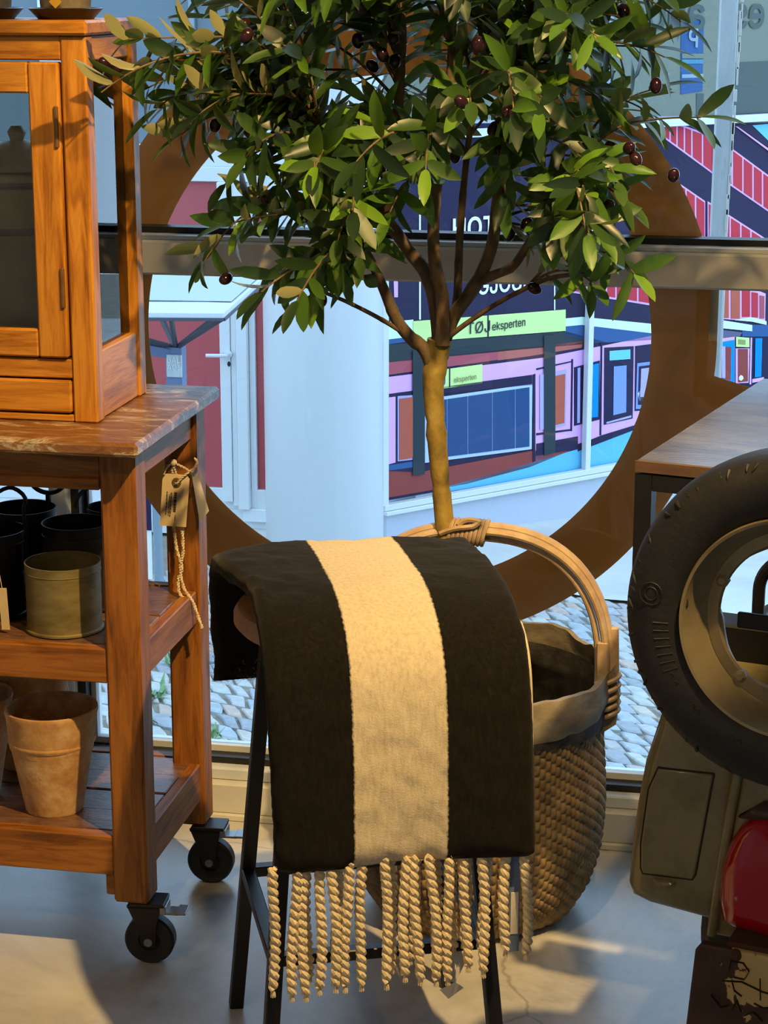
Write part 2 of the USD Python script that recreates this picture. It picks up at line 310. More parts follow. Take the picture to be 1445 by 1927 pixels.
for x in (-1.305, 1.6):
    part(w, 'mullion', box(x - .03, x + .005, 3.575, 3.68, .10, 1.04, .003), 'white_frame')
    part(w, 'gasket', box(x + .005, x + .021, 3.60, 3.64, .12, 1.04, 0), 'gasket')
    part(w, 'glazing_bead', box(x + .021, x + .031, 3.63, 3.66, .12, 1.04, 0), 'white_frame')
for x0, x1 in ((WX0, -1.33), (-1.28, 1.57), (1.62, WX1)):
    part(w, 'glass_pane', box(x0, x1, 3.642, 3.648, .112, 1.04, 0), 'pane_glass')
part(w, 'glass_pane', box(WX0, WX1, 3.642, 3.648, 1.112, 2.95, 0), 'pane_glass')

# brown ring stuck behind the panes: an upper and a lower piece of film with a spur to the right
th = np.linspace(0, 2 * np.pi, 181)
ring = Polygon(np.c_[-.690 + .577 * np.cos(th), .926 + .577 * np.sin(th)], [np.c_[-.691 + .463 * np.cos(th), .926 + .463 * np.sin(th)]])
ring = ring.union(Polygon([(-.125, .875), (-.049, .853), (.12, .802), (.12, .70), (-.15, .74)]))
def xz_prism(poly, y0, t):
    out = []
    for g in getattr(poly, 'geoms', [poly]):
        m = trimesh.creation.extrude_polygon(g, t, engine='earcut'); v, f = arr(m)
        out.append((np.c_[v[:, 0], y0 + t - v[:, 2], v[:, 1]], f))
    return cat(out)
r = thing('window_decal', 'large brown paper ring stuck to the shop window behind the olive tree', 'decal', (-.69, 3.652, .926))
from shapely.geometry import box as sbox
part(r, 'film', xz_prism(ring.intersection(sbox(-2, 1.10, 2, 2)), 3.650, .0015), 'ring_vinyl', smooth=False)
part(r, 'film', xz_prism(ring.intersection(sbox(-2, .0, 2, 1.05)), 3.650, .0015), 'ring_vinyl', smooth=False)
part(r, 'pale_strip', box(-.128, -.113, 3.6485, 3.6497, .935, 1.04, 0), 'pale_vinyl', label='paler strip along the right edge of the ring')

# ---------------------------------------------------------------- the street
SN = np.array([.023, .066]); S0 = np.array([-3.41, 13.3, -2.106])
def street_z(x, y): return S0[2] - SN[0] * (np.asarray(x) - S0[0]) - SN[1] * (np.asarray(y) - S0[1])
gx, gy = np.meshgrid([-16., 14.], [3.9, 40.], indexing='ij')
sv = np.stack([gx, gy, street_z(gx, gy) - .012], -1)
noisy('street_grit', [(.3, (.20, .17, .13)), (.6, (.28, .25, .19)), (.8, (.20, .22, .13))], nscale=4., detail=10., rough=.9)
noisy('pale_slab', [(.3, (.46, .46, .43)), (.6, (.58, .58, .55)), (.8, (.50, .50, .48))], nscale=1.5, detail=9., rough=.85)
STONE = []
for i, c in enumerate([(.44, .45, .44), (.38, .42, .44), (.50, .47, .41), (.48, .38, .32), (.31, .33, .35), (.46, .48, .45), (.41, .39, .38)]):
    noisy(f'cobble_{"abcdefg"[i]}', [(.3, tuple(.75 * x for x in c)), (.6, c), (.8, tuple(min(1, 1.12 * x) for x in c))], nscale=16., detail=8., rough=.75, bump=.4, bscale=40.); STONE.append(f'cobble_{"abcdefg"[i]}')
pv = thing('pavement', 'sloping street of slanted grey, blue and pink cobblestones outside the window', None, (-2, 9, -1.9), kind='structure')
v, f = grid(sv); part(pv, 'bedding', (v, f[:, ::-1]), 'street_grit', smooth=False)
def lineY(x): return np.interp(x, [-16, -2.9, -1.05, -.55, -.3, .5, 14], [12.95, 12.95, 12.0, 12.0, 11.75, 11.6, 11.6])     # cobbles end here, pale slabs beyond
xs = np.array([-16, -8, -2.9, -1.05, -.55, -.3, .5, 14.])
P = np.stack([np.stack([xs, lineY(xs), street_z(xs, lineY(xs)) + .012], -1), np.stack([xs, np.full(8, 30.), street_z(xs, 30.) + .012], -1)], 0)
v, f = grid(P); part(pv, 'slab', (v, f), 'pale_slab', smooth=False)
A, Bv = np.array([.112, -.030]), np.array([.085, -.185])
cells = []
for i in range(-70, 70):
    for j in range(-30, 30):
        c = np.array([-1.7, 10.0]) + A * i + Bv * j + A * .5 * (j % 2)
        if -3.7 < c[0] < .9 and 7.3 < c[1] < 13.2 and c[1] < lineY(c[0]) - .06: cells.append(c)
cells.sort(key=lambda c: c[1])
def in_view(c):
    d = np.array([c[0], c[1], float(street_z(*c))]) - [0, 0, EYE]; z = d @ FW
    x, y = 722.5 + F * (d @ RT) / z, 963.5 - F * (d @ UP) / z
    return (-20 < x < 60 or 240 < x < 500 or 985 < x < 1300) and 1030 < y < 1500
def cobble(c):
    g = .012 + rng.random() * .006
    q = [(-.5, -.5), (.5, -.5), (.5, .5), (-.5, .5)]
    pts = []
    for a, b in q:
        e = c + A * a * (1 - g / .112 * 1.1) + Bv * b * (1 - g / .2) + rng.normal(0, .009, 2); pts.append(e)
    pts = np.array(pts); ins = pts + (c - pts) * .16; z = .004 + rng.random() * .008
    mids = (pts + np.roll(pts, -1, 0)) / 2 + rng.normal(0, .004, (4, 2)); o = np.empty((8, 2)); o[::2] = pts; o[1::2] = mids; o[::2] += (c - o[::2]) * .07
    inn = o + (c - o) * .14
    v = np.vstack([np.c_[o, street_z(o[:, 0], o[:, 1]) - .012], np.c_[o, street_z(o[:, 0], o[:, 1]) + z - .008], np.c_[inn, street_z(inn[:, 0], inn[:, 1]) + z], [[*c, street_z(*c) + z + .003]]])
    k = np.arange(8); k2 = (k + 1) % 8
    f = np.vstack([np.c_[k, k2, 8 + k2], np.c_[k, 8 + k2, 8 + k], np.c_[8 + k, 8 + k2, 16 + k2], np.c_[8 + k, 16 + k2, 16 + k], np.c_[16 + k, 16 + k2, np.full(8, 24)]])
    if np.cross(pts[1] - pts[0], pts[2] - pts[0]) < 0: f = f[:, ::-1]
    return v, f
seen, rest = [c for c in cells if in_view(c)], [c for c in cells if not in_view(c)]
for c in seen[:300]: part(pv, 'cobblestone', cobble(c), STONE[int(rng.integers(7))], smooth=False)
more = seen[300:] + rest
groups = {}
for c in more: groups.setdefault(int(rng.integers(7)), []).append(cobble(c))
for k, g in sorted(groups.items()): part(pv, 'cobblestones', cat(g), STONE[k], smooth=False, kind='stuff')
for (x, y) in ((-2.93, 9.2), (-2.88, 8.75), (-3.0, 9.75), (-2.62, 10.4), (-2.5, 8.6)):
    ls = []
    for k in range(26):
        a, l, e = rng.random() * 6.28, .05 + .07 * rng.random(), .3 + rng.random()
        d = np.array([math.cos(a) * math.cos(e), math.sin(a) * math.cos(e), math.sin(e)]); s = np.array([-math.sin(a), math.cos(a), 0]) * .012
        b = np.array([x, y, float(street_z(x, y))]) + np.r_[rng.normal(0, .035, 2), .0]
        m_ = b + d * l * .5
        ls.append((np.array([b, m_ + s, b + d * l, m_ - s]), np.array([[0, 1, 2], [0, 2, 3]])))
    s_ = solo('weed_tuft', cat(ls), 'weed', {(-2.93): 'green weed tuft among the cobbles, middle one behind the trolley', (-2.88): 'green weed tuft among the cobbles nearest the window behind the trolley', (-3.0): 'green weed tuft highest up behind the trolley shelf rail', (-2.62): 'small weed tuft in the cobbles just right of the trolley, farthest up', (-2.5): 'small weed tuft in the cobbles just right of the trolley foot'}[x], 'weed', 'weeds between the cobbles', smooth=False)

# door wall across the street, parallel to the shop window
DY = 13.3
fw = thing('house_front', 'house front across the street with white frames and dark red panels', 'building', (-4, DY, -1.9))
part(fw, 'wall', box(-9, -2.68, DY + .06, DY + .3, -2.6, 3.6, 0), 'plinth_grey')
def dbox(x0, x1, z0, z1, t=.06, m='white_frame', name='frame_bar', par=fw, **k): return part(par, name, box(x0, x1, DY + .06 - t, DY + .07, z0, z1, .004), m, **k)
for x0, x1 in ((-8.6, -7.5), (-7.3, -6.2), (-6.0, -4.9)): dbox(x0, x1, -1.82, .26, .02, 'door_red', 'panel'); dbox(x0, x1, .5, 3.3, .01, 'print_glassblue', 'window_pane')
dbox(-4.72, -3.70, -1.82, .262, .02, 'door_red', 'panel'); dbox(-3.468, -3.392, -1.87, .47, .02, 'door_red', 'panel'); dbox(-3.34, -2.64, -1.87, .262, .02, 'door_red', 'panel')
for a, b in ((-7.5, -7.3), (-6.2, -6.0), (-4.9, -4.72), (-3.39, -3.34)): dbox(a, b, -1.95, 3.4, .07)
dbox(-3.510, -3.468, -1.95, .47, .053); dbox(-9, -2.62, .262, .36, .065); dbox(-9, -2.62, .36, .50, .055); dbox(-9, -2.62, -1.96, -1.82, .05)
dbox(-3.56, -2.62, -2.04, -1.95, .08)
for x in (-3.86, -2.95): dbox(x - .02, x + .02, .5, 3.4, .05, 'print_glasslight')
dbox(-4.72, -2.62, .5, 3.4, .01, 'print_glassblue', 'window_pane')
d2 = part(fw, 'door', cat([box(-3.70, -3.628, DY - .04, DY + .04, -1.90, .262, .004), box(-3.626, -3.588, DY - .03, DY + .04, -1.93, .262, .004), box(-3.586, -3.512, DY - .045, DY + .04, -1.95, .262, .004)]), 'white_frame', label='white framed door with a lever handle')
dbox(-9, -2.68, -2.15, -1.90, .042)
h = part(d2, 'handle', cat([tube([(-3.64, DY - .045, -.878), (-3.64, DY - .10, -.878), (-3.665, DY - .11, -.878), (-3.775, DY - .11, -.881)], .013, 10), lathe([(0, 0), (.027, 0), (.027, .012), (0, .012)], 20, M=np.array([[1, 0, 0, -3.64], [0, 0, -1, DY - .04], [0, 1, 0, -.878], [0, 0, 0, 1.]]))]), 'white_frame')
part(d2, 'keyhole', lathe([(0, 0), (.011, 0), (.011, .004), (0, .004)], 14, M=np.array([[1, 0, 0, -3.636], [0, 0, -1, DY - .04], [0, 1.6, 0, -.945], [0, 0, 0, 1.]])), 'seam_dark')

# mural wall, running back to the right at 43 degrees
TH = math.radians(43); MO = np.array([-2.594, 13.3, 0]); ME = np.array([math.sin(TH), math.cos(TH), 0]); MN = np.array([math.cos(TH), -math.sin(TH), 0])
MM = np.eye(4); MM[:3, 0], MM[:3, 1], MM[:3, 2], MM[:3, 3] = ME, [0, 0, 1], MN, MO        # local: x along the wall, y up, z out towards the street
mw = thing('shop_front', 'white framed shop front across the street with a colourful street mural in its windows', 'building', (MO + ME * 2)[:3] + [0, 0, -1.9])
part(mw, 'wall', xf(box(.30, 9, -2.9, 3.6, -.35, -.03, 0), MM), 'plinth_grey')
part(mw, 'plinth', xf(box(.0, 9, -2.9, -1.93, -.03, .03, .01), MM), 'plinth_grey')
part(mw, 'frame_bar', xf(box(-.02, 9, -1.942, -1.915, .0, .075, .003), MM), 'white_frame'); part(mw, 'frame_bar', xf(box(-.02, 9, -1.913, -1.872, .0, .055, .003), MM), 'white_frame')
part(mw, 'frame_bar', xf(box(-.02, 9, .538, .592, .0, .06, .003), MM), 'white_frame')
for s in (-.01, 1.793, 4.35, 6.6): part(mw, 'mullion', xf(box(s - .022, s + .026, -1.88, .54, .0, .05, .003), MM), 'white_frame')
for s in (1.9, 4.9): part(mw, 'mullion', xf(box(s - .03, s + .03, .59, 3.4, .0, .05, .003), MM), 'print_glasslight')
mu = thing('window_mural', 'bright mural of pink shops, red balconies and a yellow-green sign in the far shop window', 'mural', (MO + ME * 2)[:3] + [0, 0, -.6])
ART = [
(0,'navy',[(0.001,0.642),(3.647,0.553),(3.797,-1.678),(2.326,-1.861),(0.0,-1.861)]),
(1,'brick',[(0.0,-1.644),(0.358,-1.701),(1.301,-1.685),(1.751,-1.717),(1.304,-1.801),(0.729,-1.843),(0.0,-1.842)]),
(1,'cyan',[(0.534,-1.838),(0.965,-1.804),(1.751,-1.729),(2.264,-1.637),(2.797,-1.558),(2.811,-1.828),(2.116,-1.881),(0.534,-1.876)]),
(1,'mint',[(0.0,-0.643),(0.267,-0.647),(0.268,-0.761),(0.0,-0.76)]),
(1,'mint',[(1.602,-0.765),(1.761,-0.768),(2.497,-0.892),(2.5,-0.963),(1.763,-0.826),(1.604,-0.822)]),
(1,'blue_mid',[(0.0,-0.76),(0.268,-0.761),(0.268,-0.79),(0.0,-0.795)]),
(1,'blue_mid',[(1.604,-0.822),(1.763,-0.826),(2.5,-0.963),(2.502,-1.006),(1.929,-0.972),(1.605,-0.886)]),
(1,'slate',[(0.0,-0.792),(1.282,-0.847),(1.605,-0.856),(2.006,-0.976),(1.284,-0.948),(0.0,-0.913)]),
(2,'sign_green',[(0.263,-0.657),(1.605,-0.701),(1.609,-0.853),(0.264,-0.8)]),
(3,'navy',[(0.897,-0.673),(0.906,-0.674),(0.909,-0.825),(0.899,-0.824)]),
(1,'rose',[(0.0,-0.909),(0.998,-0.93),(0.999,-0.997),(0.0,-0.999)]),
(1,'salmon',[(0.998,-0.93),(1.777,-0.945),(1.768,-0.99),(1.286,-1.001),(0.999,-1.001)]),
(1,'pink',[(0.0,-1.013),(1.408,-1.025),(1.93,-0.999),(2.5,-0.967),(2.512,-1.245),(2.291,-1.636),(1.725,-1.694),(1.362,-1.763),(1.31,-1.196),(0.0,-1.128)]),
(2,'navy',[(0.0,-1.128),(1.308,-1.136),(1.31,-1.208),(0.0,-1.157)]),
(2,'navy',[(0.0,-1.149),(0.364,-1.174),(0.367,-1.709),(0.0,-1.644)]),
(3,'pink',[(0.035,-1.15),(0.114,-1.152),(0.115,-1.604),(0.035,-1.612)]),
(3,'lavender',[(0.132,-1.15),(0.256,-1.158),(0.258,-1.605),(0.133,-1.599)]),
(4,'orange',[(0.145,-1.17),(0.256,-1.172),(0.258,-1.591),(0.146,-1.59)]),
(3,'blue_mid',[(0.009,-1.616),(0.258,-1.616),(0.259,-1.657),(0.009,-1.652)]),
(2,'sign_green',[(0.354,-1.012),(0.858,-1.012),(0.86,-1.146),(0.355,-1.144)]),
(3,'navy',[(0.569,-1.01),(0.576,-1.011),(0.577,-1.14),(0.57,-1.139)]),
(2,'frame',[(0.364,-1.199),(1.31,-1.2),(1.316,-1.671),(0.367,-1.642)]),
(3,'blue_deep',[(0.482,-1.221),(0.551,-1.221),(0.555,-1.623),(0.486,-1.62)]),
(3,'blue_deep',[(0.558,-1.221),(0.73,-1.221),(0.736,-1.629),(0.561,-1.623)]),
(3,'blue_deep',[(0.737,-1.221),(0.946,-1.221),(0.953,-1.636),(0.743,-1.629)]),
(3,'blue_deep',[(0.953,-1.221),(1.151,-1.221),(1.159,-1.643),(0.96,-1.636)]),
(3,'blue_deep',[(1.158,-1.221),(1.281,-1.221),(1.291,-1.648),(1.167,-1.643)]),
(2,'navy',[(1.313,-1.136),(1.337,-1.131),(1.352,-1.761),(1.328,-1.766)]),
(4,'slate',[(0.255,-0.853),(0.353,-0.856),(0.358,-1.719),(0.259,-1.717)]),
(4,'slate',[(1.404,-0.866),(1.506,-0.869),(1.53,-1.723),(1.426,-1.732)]),
(2,'navy',[(1.346,-1.094),(1.671,-1.076),(1.671,-1.084),(1.346,-1.106)]),
(2,'navy',[(1.357,-1.561),(1.686,-1.572),(1.686,-1.584),(1.358,-1.577)]),
(3,'lavender',[(1.376,-1.143),(1.623,-1.136),(1.624,-1.533),(1.386,-1.542)]),
(4,'orange',[(1.514,-1.166),(1.608,-1.161),(1.609,-1.516),(1.524,-1.521)]),
(2,'navy',[(1.67,-1.064),(1.685,-1.062),(1.691,-1.588),(1.676,-1.586)]),
(2,'navy',[(1.359,-1.638),(1.748,-1.634),(1.751,-1.729),(1.361,-1.724)]),
(2,'navy',[(1.697,-1.125),(1.939,-1.101),(1.954,-1.535),(1.71,-1.552)]),
(3,'blue_bright',[(1.823,-1.127),(1.929,-1.119),(1.932,-1.513),(1.835,-1.509)]),
(3,'lavender',[(1.727,-1.132),(1.752,-1.131),(1.76,-1.534),(1.735,-1.535)]),
(2,'navy',[(1.944,-0.97),(1.96,-0.971),(1.973,-1.655),(1.958,-1.653)]),
(2,'navy',[(1.981,-1.012),(2.266,-1.03),(2.277,-1.567),(1.996,-1.58)]),
(3,'sky',[(2.028,-1.04),(2.23,-1.049),(2.233,-1.12),(2.031,-1.11)]),
(3,'periwinkle',[(2.074,-1.158),(2.198,-1.163),(2.207,-1.511),(2.082,-1.519)]),
(3,'lavender',[(2.016,-1.562),(2.26,-1.541),(2.261,-1.557),(2.017,-1.574)]),
(2,'navy',[(2.282,-1.031),(2.556,-1.032),(2.579,-1.532),(2.296,-1.514)]),
(3,'periwinkle',[(2.303,-1.159),(2.562,-1.163),(2.579,-1.532),(2.301,-1.498)]),
(4,'navy',[(2.319,-1.184),(2.563,-1.187),(2.578,-1.499),(2.321,-1.469)]),
(5,'lavender',[(2.336,-1.202),(2.564,-1.203),(2.575,-1.451),(2.334,-1.411)]),
(2,'navy',[(1.75,-1.697),(1.979,-1.656),(2.316,-1.62),(2.318,-1.652),(1.751,-1.745)]),
(1,'white',[(0.31,0.445),(0.323,0.444),(0.33,-0.653),(0.316,-0.651)]),
(1,'white',[(1.49,-0.269),(1.5,-0.27),(1.512,-0.696),(1.502,-0.695)]),
(1,'pink',[(0.095,-0.166),(0.139,-0.169),(0.139,-0.486),(0.109,-0.483)]),
(1,'pink',[(2.962,0.474),(3.625,0.11),(3.644,-0.163),(2.978,0.19)]),
(2,'red',[(2.973,0.453),(3.07,0.4),(3.084,0.148),(2.987,0.2)]),
(2,'red',[(3.09,0.389),(3.183,0.338),(3.197,0.088),(3.105,0.138)]),
(2,'red',[(3.203,0.327),(3.297,0.275),(3.312,0.028),(3.218,0.078)]),
(2,'red',[(3.317,0.264),(3.406,0.215),(3.421,-0.03),(3.332,0.017)]),
(2,'red',[(3.427,0.204),(3.51,0.158),(3.526,-0.085),(3.442,-0.041)]),
(2,'red',[(3.531,0.146),(3.616,0.1),(3.632,-0.141),(3.547,-0.097)]),
(1,'pink',[(2.481,0.598),(2.991,0.446),(3.006,0.171),(2.487,0.461)]),
(2,'red',[(2.491,0.58),(2.546,0.564),(2.552,0.44),(2.496,0.471)]),
(2,'red',[(2.565,0.558),(2.615,0.543),(2.622,0.401),(2.571,0.429)]),
(2,'red',[(2.634,0.538),(2.689,0.521),(2.698,0.359),(2.641,0.39)]),
(2,'red',[(2.709,0.515),(2.765,0.498),(2.774,0.316),(2.717,0.348)]),
(2,'red',[(2.784,0.493),(2.873,0.466),(2.884,0.254),(2.794,0.305)]),
(2,'red',[(2.892,0.46),(2.982,0.433),(2.995,0.192),(2.904,0.243)]),
(1,'pink',[(2.962,-0.024),(3.658,-0.378),(3.678,-0.675),(2.978,-0.31)]),
(2,'red',[(2.973,-0.045),(3.071,-0.095),(3.085,-0.35),(2.987,-0.299)]),
(2,'red',[(3.091,-0.105),(3.19,-0.155),(3.205,-0.412),(3.106,-0.361)]),
(2,'red',[(3.21,-0.166),(3.304,-0.213),(3.32,-0.472),(3.225,-0.423)]),
(2,'red',[(3.325,-0.224),(3.414,-0.269),(3.43,-0.53),(3.34,-0.483)]),
(2,'red',[(3.435,-0.28),(3.53,-0.329),(3.547,-0.591),(3.451,-0.541)]),
(2,'red',[(3.552,-0.34),(3.648,-0.389),(3.666,-0.653),(3.569,-0.602)]),
(1,'pink',[(2.445,0.244),(2.935,-0.021),(2.95,-0.306),(2.458,-0.033)]),
(2,'red',[(2.456,0.224),(2.533,0.182),(2.544,-0.066),(2.467,-0.023)]),
(2,'red',[(2.552,0.172),(2.63,0.13),(2.642,-0.12),(2.564,-0.077)]),
(2,'red',[(2.649,0.119),(2.727,0.077),(2.74,-0.174),(2.661,-0.131)]),
(2,'red',[(2.747,0.066),(2.826,0.023),(2.839,-0.229),(2.76,-0.185)]),
(2,'red',[(2.846,0.012),(2.926,-0.031),(2.94,-0.284),(2.859,-0.24)]),
(1,'pink',[(1.613,-0.465),(2.417,-0.531),(2.427,-0.747),(1.616,-0.577)]),
(2,'red',[(1.622,-0.481),(1.733,-0.49),(1.736,-0.587),(1.625,-0.563)]),
(2,'red',[(1.751,-0.491),(1.848,-0.499),(1.852,-0.611),(1.754,-0.591)]),
(2,'red',[(1.866,-0.501),(1.975,-0.51),(1.979,-0.638),(1.87,-0.615)]),
(2,'red',[(1.993,-0.511),(2.066,-0.517),(2.072,-0.657),(1.998,-0.641)]),
(2,'red',[(2.085,-0.519),(2.159,-0.525),(2.165,-0.676),(2.09,-0.661)]),
(2,'red',[(2.177,-0.526),(2.278,-0.535),(2.285,-0.702),(2.183,-0.68)]),
(2,'red',[(2.297,-0.536),(2.408,-0.545),(2.417,-0.729),(2.304,-0.705)]),
(2,'navy',[(3.231,0.515),(3.649,0.522),(3.665,0.286)]),
(3,'sky',[(3.386,0.509),(3.649,0.514),(3.663,0.317)]),
(3,'pink',[(3.21,0.508),(3.232,0.507),(3.665,0.278),(3.667,0.258)]),
(1,'pink',[(2.992,-0.578),(3.359,-0.672),(3.614,-0.762),(3.623,-0.983),(3.318,-0.938),(3.01,-0.893)]),
(2,'orange',[(3.013,-0.651),(3.096,-0.666),(3.11,-0.906),(3.026,-0.899)]),
(2,'orange',[(3.118,-0.66),(3.213,-0.676),(3.227,-0.913),(3.132,-0.904)]),
(2,'orange',[(3.236,-0.677),(3.332,-0.694),(3.346,-0.929),(3.25,-0.92)]),
(2,'red',[(3.355,-0.704),(3.441,-0.719),(3.453,-0.926),(3.368,-0.918)]),
(2,'red',[(3.459,-0.737),(3.528,-0.751),(3.54,-0.939),(3.471,-0.932)]),
(2,'rose',[(3.546,-0.769),(3.598,-0.781),(3.61,-0.953),(3.558,-0.948)]),
(2,'mint',[(2.982,-0.886),(3.48,-0.99),(3.483,-1.039),(2.985,-0.955)]),
(2,'mint',[(3.29,-0.935),(3.476,-0.929),(3.634,-0.976),(3.636,-1.005),(3.479,-0.965)]),
(1,'grey_navy',[(2.986,-0.967),(3.381,-1.037),(3.355,-1.071),(2.991,-1.055)]),
(1,'blue_mid',[(3.377,-0.98),(3.753,-1.016),(3.759,-1.107),(3.383,-1.07)]),
(2,'pink',[(3.046,-1.061),(3.113,-1.059),(3.13,-1.373),(3.063,-1.366)]),
(2,'pink',[(3.135,-1.062),(3.298,-1.062),(3.319,-1.423),(3.152,-1.355)]),
(3,'blue_bright',[(3.165,-1.089),(3.293,-1.086),(3.313,-1.414),(3.18,-1.367)]),
(4,'lavender',[(3.161,-1.121),(3.194,-1.124),(3.209,-1.37),(3.174,-1.362)]),
(4,'brick',[(3.195,-1.128),(3.257,-1.135),(3.266,-1.392),(3.209,-1.378)]),
(3,'sign_green',[(3.309,-1.063),(3.452,-1.085),(3.457,-1.159),(3.314,-1.14)]),
(4,'olive',[(3.333,-1.085),(3.407,-1.097),(3.409,-1.134),(3.335,-1.122)]),
(2,'pink',[(3.314,-1.153),(3.463,-1.168),(3.468,-1.436),(3.33,-1.424)]),
(3,'brick',[(3.337,-1.159),(3.44,-1.17),(3.456,-1.422),(3.353,-1.419)]),
(4,'white',[(3.356,-1.378),(3.372,-1.363),(3.396,-1.374),(3.403,-1.395),(3.381,-1.409),(3.357,-1.398)]),
(4,'white',[(2.312,-1.385),(2.337,-1.36),(2.374,-1.364),(2.378,-1.452),(2.33,-1.442)]),
(2,'pink',[(3.469,-1.087),(3.486,-1.089),(3.498,-1.451),(3.48,-1.449)]),
(2,'blue_bright',[(3.521,-1.096),(3.596,-1.104),(3.604,-1.401),(3.535,-1.402)]),
(2,'pink',[(3.507,-1.411),(3.633,-1.409),(3.635,-1.438),(3.508,-1.44)]),
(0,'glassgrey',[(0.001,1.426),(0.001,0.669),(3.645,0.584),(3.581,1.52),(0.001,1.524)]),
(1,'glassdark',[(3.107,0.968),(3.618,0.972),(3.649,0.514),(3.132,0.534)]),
(1,'blue_sign',[(2.63,1.273),(2.855,1.271),(2.866,0.771),(2.651,0.755)]),  # mirrored sign: a reflection painted on the upper pane
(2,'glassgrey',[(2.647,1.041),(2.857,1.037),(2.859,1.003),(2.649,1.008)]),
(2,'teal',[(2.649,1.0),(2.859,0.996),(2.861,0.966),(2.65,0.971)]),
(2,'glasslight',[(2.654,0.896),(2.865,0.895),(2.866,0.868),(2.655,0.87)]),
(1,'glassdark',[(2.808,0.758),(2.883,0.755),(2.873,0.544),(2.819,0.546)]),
]

cols = {}
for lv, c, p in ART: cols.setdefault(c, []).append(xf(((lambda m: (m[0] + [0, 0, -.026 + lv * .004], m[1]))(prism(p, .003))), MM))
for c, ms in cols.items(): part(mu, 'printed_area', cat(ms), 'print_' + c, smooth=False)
def write(text, s, z, h, colr, lv=5, slant=0.0, mirror=False, bold=False, par=mu, name='lettering', wscale=1.0):
    m = meshkit.text_mesh(text, h, .002, bold); v, f = arr(m); v = v.copy(); v[:, 0] *= wscale
    if mirror: v[:, 0] = v[:, 0].max() - v[:, 0]; f = f[:, ::-1]
    v[:, 1] += v[:, 0] * slant
    return part(par, name, xf((v + [s, z, -.026 + lv * .004], f), MM), 'print_' + colr, smooth=False)
write('HOTEL', .575, -.135, .135, 'white', 3, bold=True, wscale=.95); write('GJOUN', .80, -.525, .115, 'white', 3, bold=True, wscale=.9)
write('TØJ', .712, -.790, .078, 'slate', 4, wscale=1.0); write('eksperten', .935, -.785, .055, 'slate', 4, slant=.02, wscale=.85)
write('TØJ', .375, -1.118, .06, 'grey_navy', 4); write('eksperten', .608, -1.112, .036, 'olive', 4, slant=.02, wscale=.85)
write('es', 3.15, 1.215, .215, 'glassdark', 3, mirror=True, bold=True); write('ands', 2.12, 1.215, .215, 'glassdark', 3, mirror=True, bold=True, wscale=1.12); write('P', 2.70, 1.085, .125, 'glasslight', 4, mirror=True, bold=True)  # mirrored letters: reflections of signs painted as flat shapes on the panes

cl = thing('column', 'thick round white column standing in the street before the house corner', 'column', (-2.7475, 12.2, 0))
zc = float(street_z(-2.75, 12.2))
part(cl, 'shaft', lathe([(.0, zc), (.366, zc), (.366, 3.4), (0, 3.4)], 72, (-2.7475, 12.2, 0)), 'column_paint')

cp = thing('street_canopy', 'pale flat canopy on splayed dark struts and a blue post across the street', 'canopy', (-3.02, 10, float(street_z(-3.02, 10))))
hub = np.array([-3.02, 10, -.26]); zs = float(street_z(-3.02, 10))
part(cp, 'post', bar((-3.02, 10, zs), (-3.02, 10, -.25), .084, .084), 'post_blue')
corn = [(-3.50, 9.62, -.055), (-2.66, 9.62, -.035), (-2.60, 10.60, .10), (-3.42, 10.60, .10)]
part(cp, 'canopy_top', hullof([(*c[:2], c[2] + dz) for c in corn for dz in (0, .022)]), 'canopy_white')
part(cp, 'canopy_seam', hullof([(-3.48, 9.80, .005), (-2.67, 9.80, .018), (-2.63, 10.45, .108), (-3.43, 10.45, .106), (-3.48, 9.80, .010), (-2.67, 9.80, .020), (-2.63, 10.45, .1085), (-3.43, 10.45, .1085)]), 'canopy_grey')
for c in corn: part(cp, 'strut', bar(hub, np.array(c) * .96 + hub * .04, .024), 'strut_slate')
part(cp, 'strut', bar(hub, (-2.93, 9.64, -.05), .02), 'strut_slate'); part(cp, 'strut', bar(hub - [0, 0, .03], (-3.45, 9.7, -.16), .05), 'post_blue')
for a, b in ((0, 1), (1, 2), (2, 3), (3, 0)): part(cp, 'edge_bar', bar(np.array(corn[a]) - [0, 0, .008], np.array(corn[b]) - [0, 0, .008], .016), 'strut_slate')
sg = part(cp, 'sign_plate', box(-3.055, -2.975, 9.945, 9.957, -.40, -.285, .002), 'post_paint')
for t, z in (('BAL', -.325), ('ACI', -.362)):
    v, f = arr(meshkit.text_mesh(t, .028, .002, True)); part(cp, 'lettering', (np.c_[v[:, 0] - 3.053, 9.944 - v[:, 2], v[:, 1] + z], f), 'white_frame', smooth=False)

po = thing('street_post', 'grey-blue peeling square post outside the window at upper right', 'post', (-.19, 6.0, float(street_z(-.19, 6))))
part(po, 'shaft', bar((-.205, 6, float(street_z(-.205, 6)) - .02), (-.183, 6, 3.2), .050, .05, .006), 'post_paint')
part(po, 'flaking_edge', cat([box(-.1675 + .005 * rng.random() + (z - 1.2) * .03, -.158 + (z - 1.2) * .03, 5.972, 5.978, z, z + .03 + .05 * rng.random(), .001) for z in np.arange(.86, 1.55, .045)]), 'frame_paint')
part(po, 'footplate', box(-.28, -.12, 5.92, 6.08, float(street_z(-.2, 6)) - .01, float(street_z(-.2, 6)) + .02), 'post_paint')

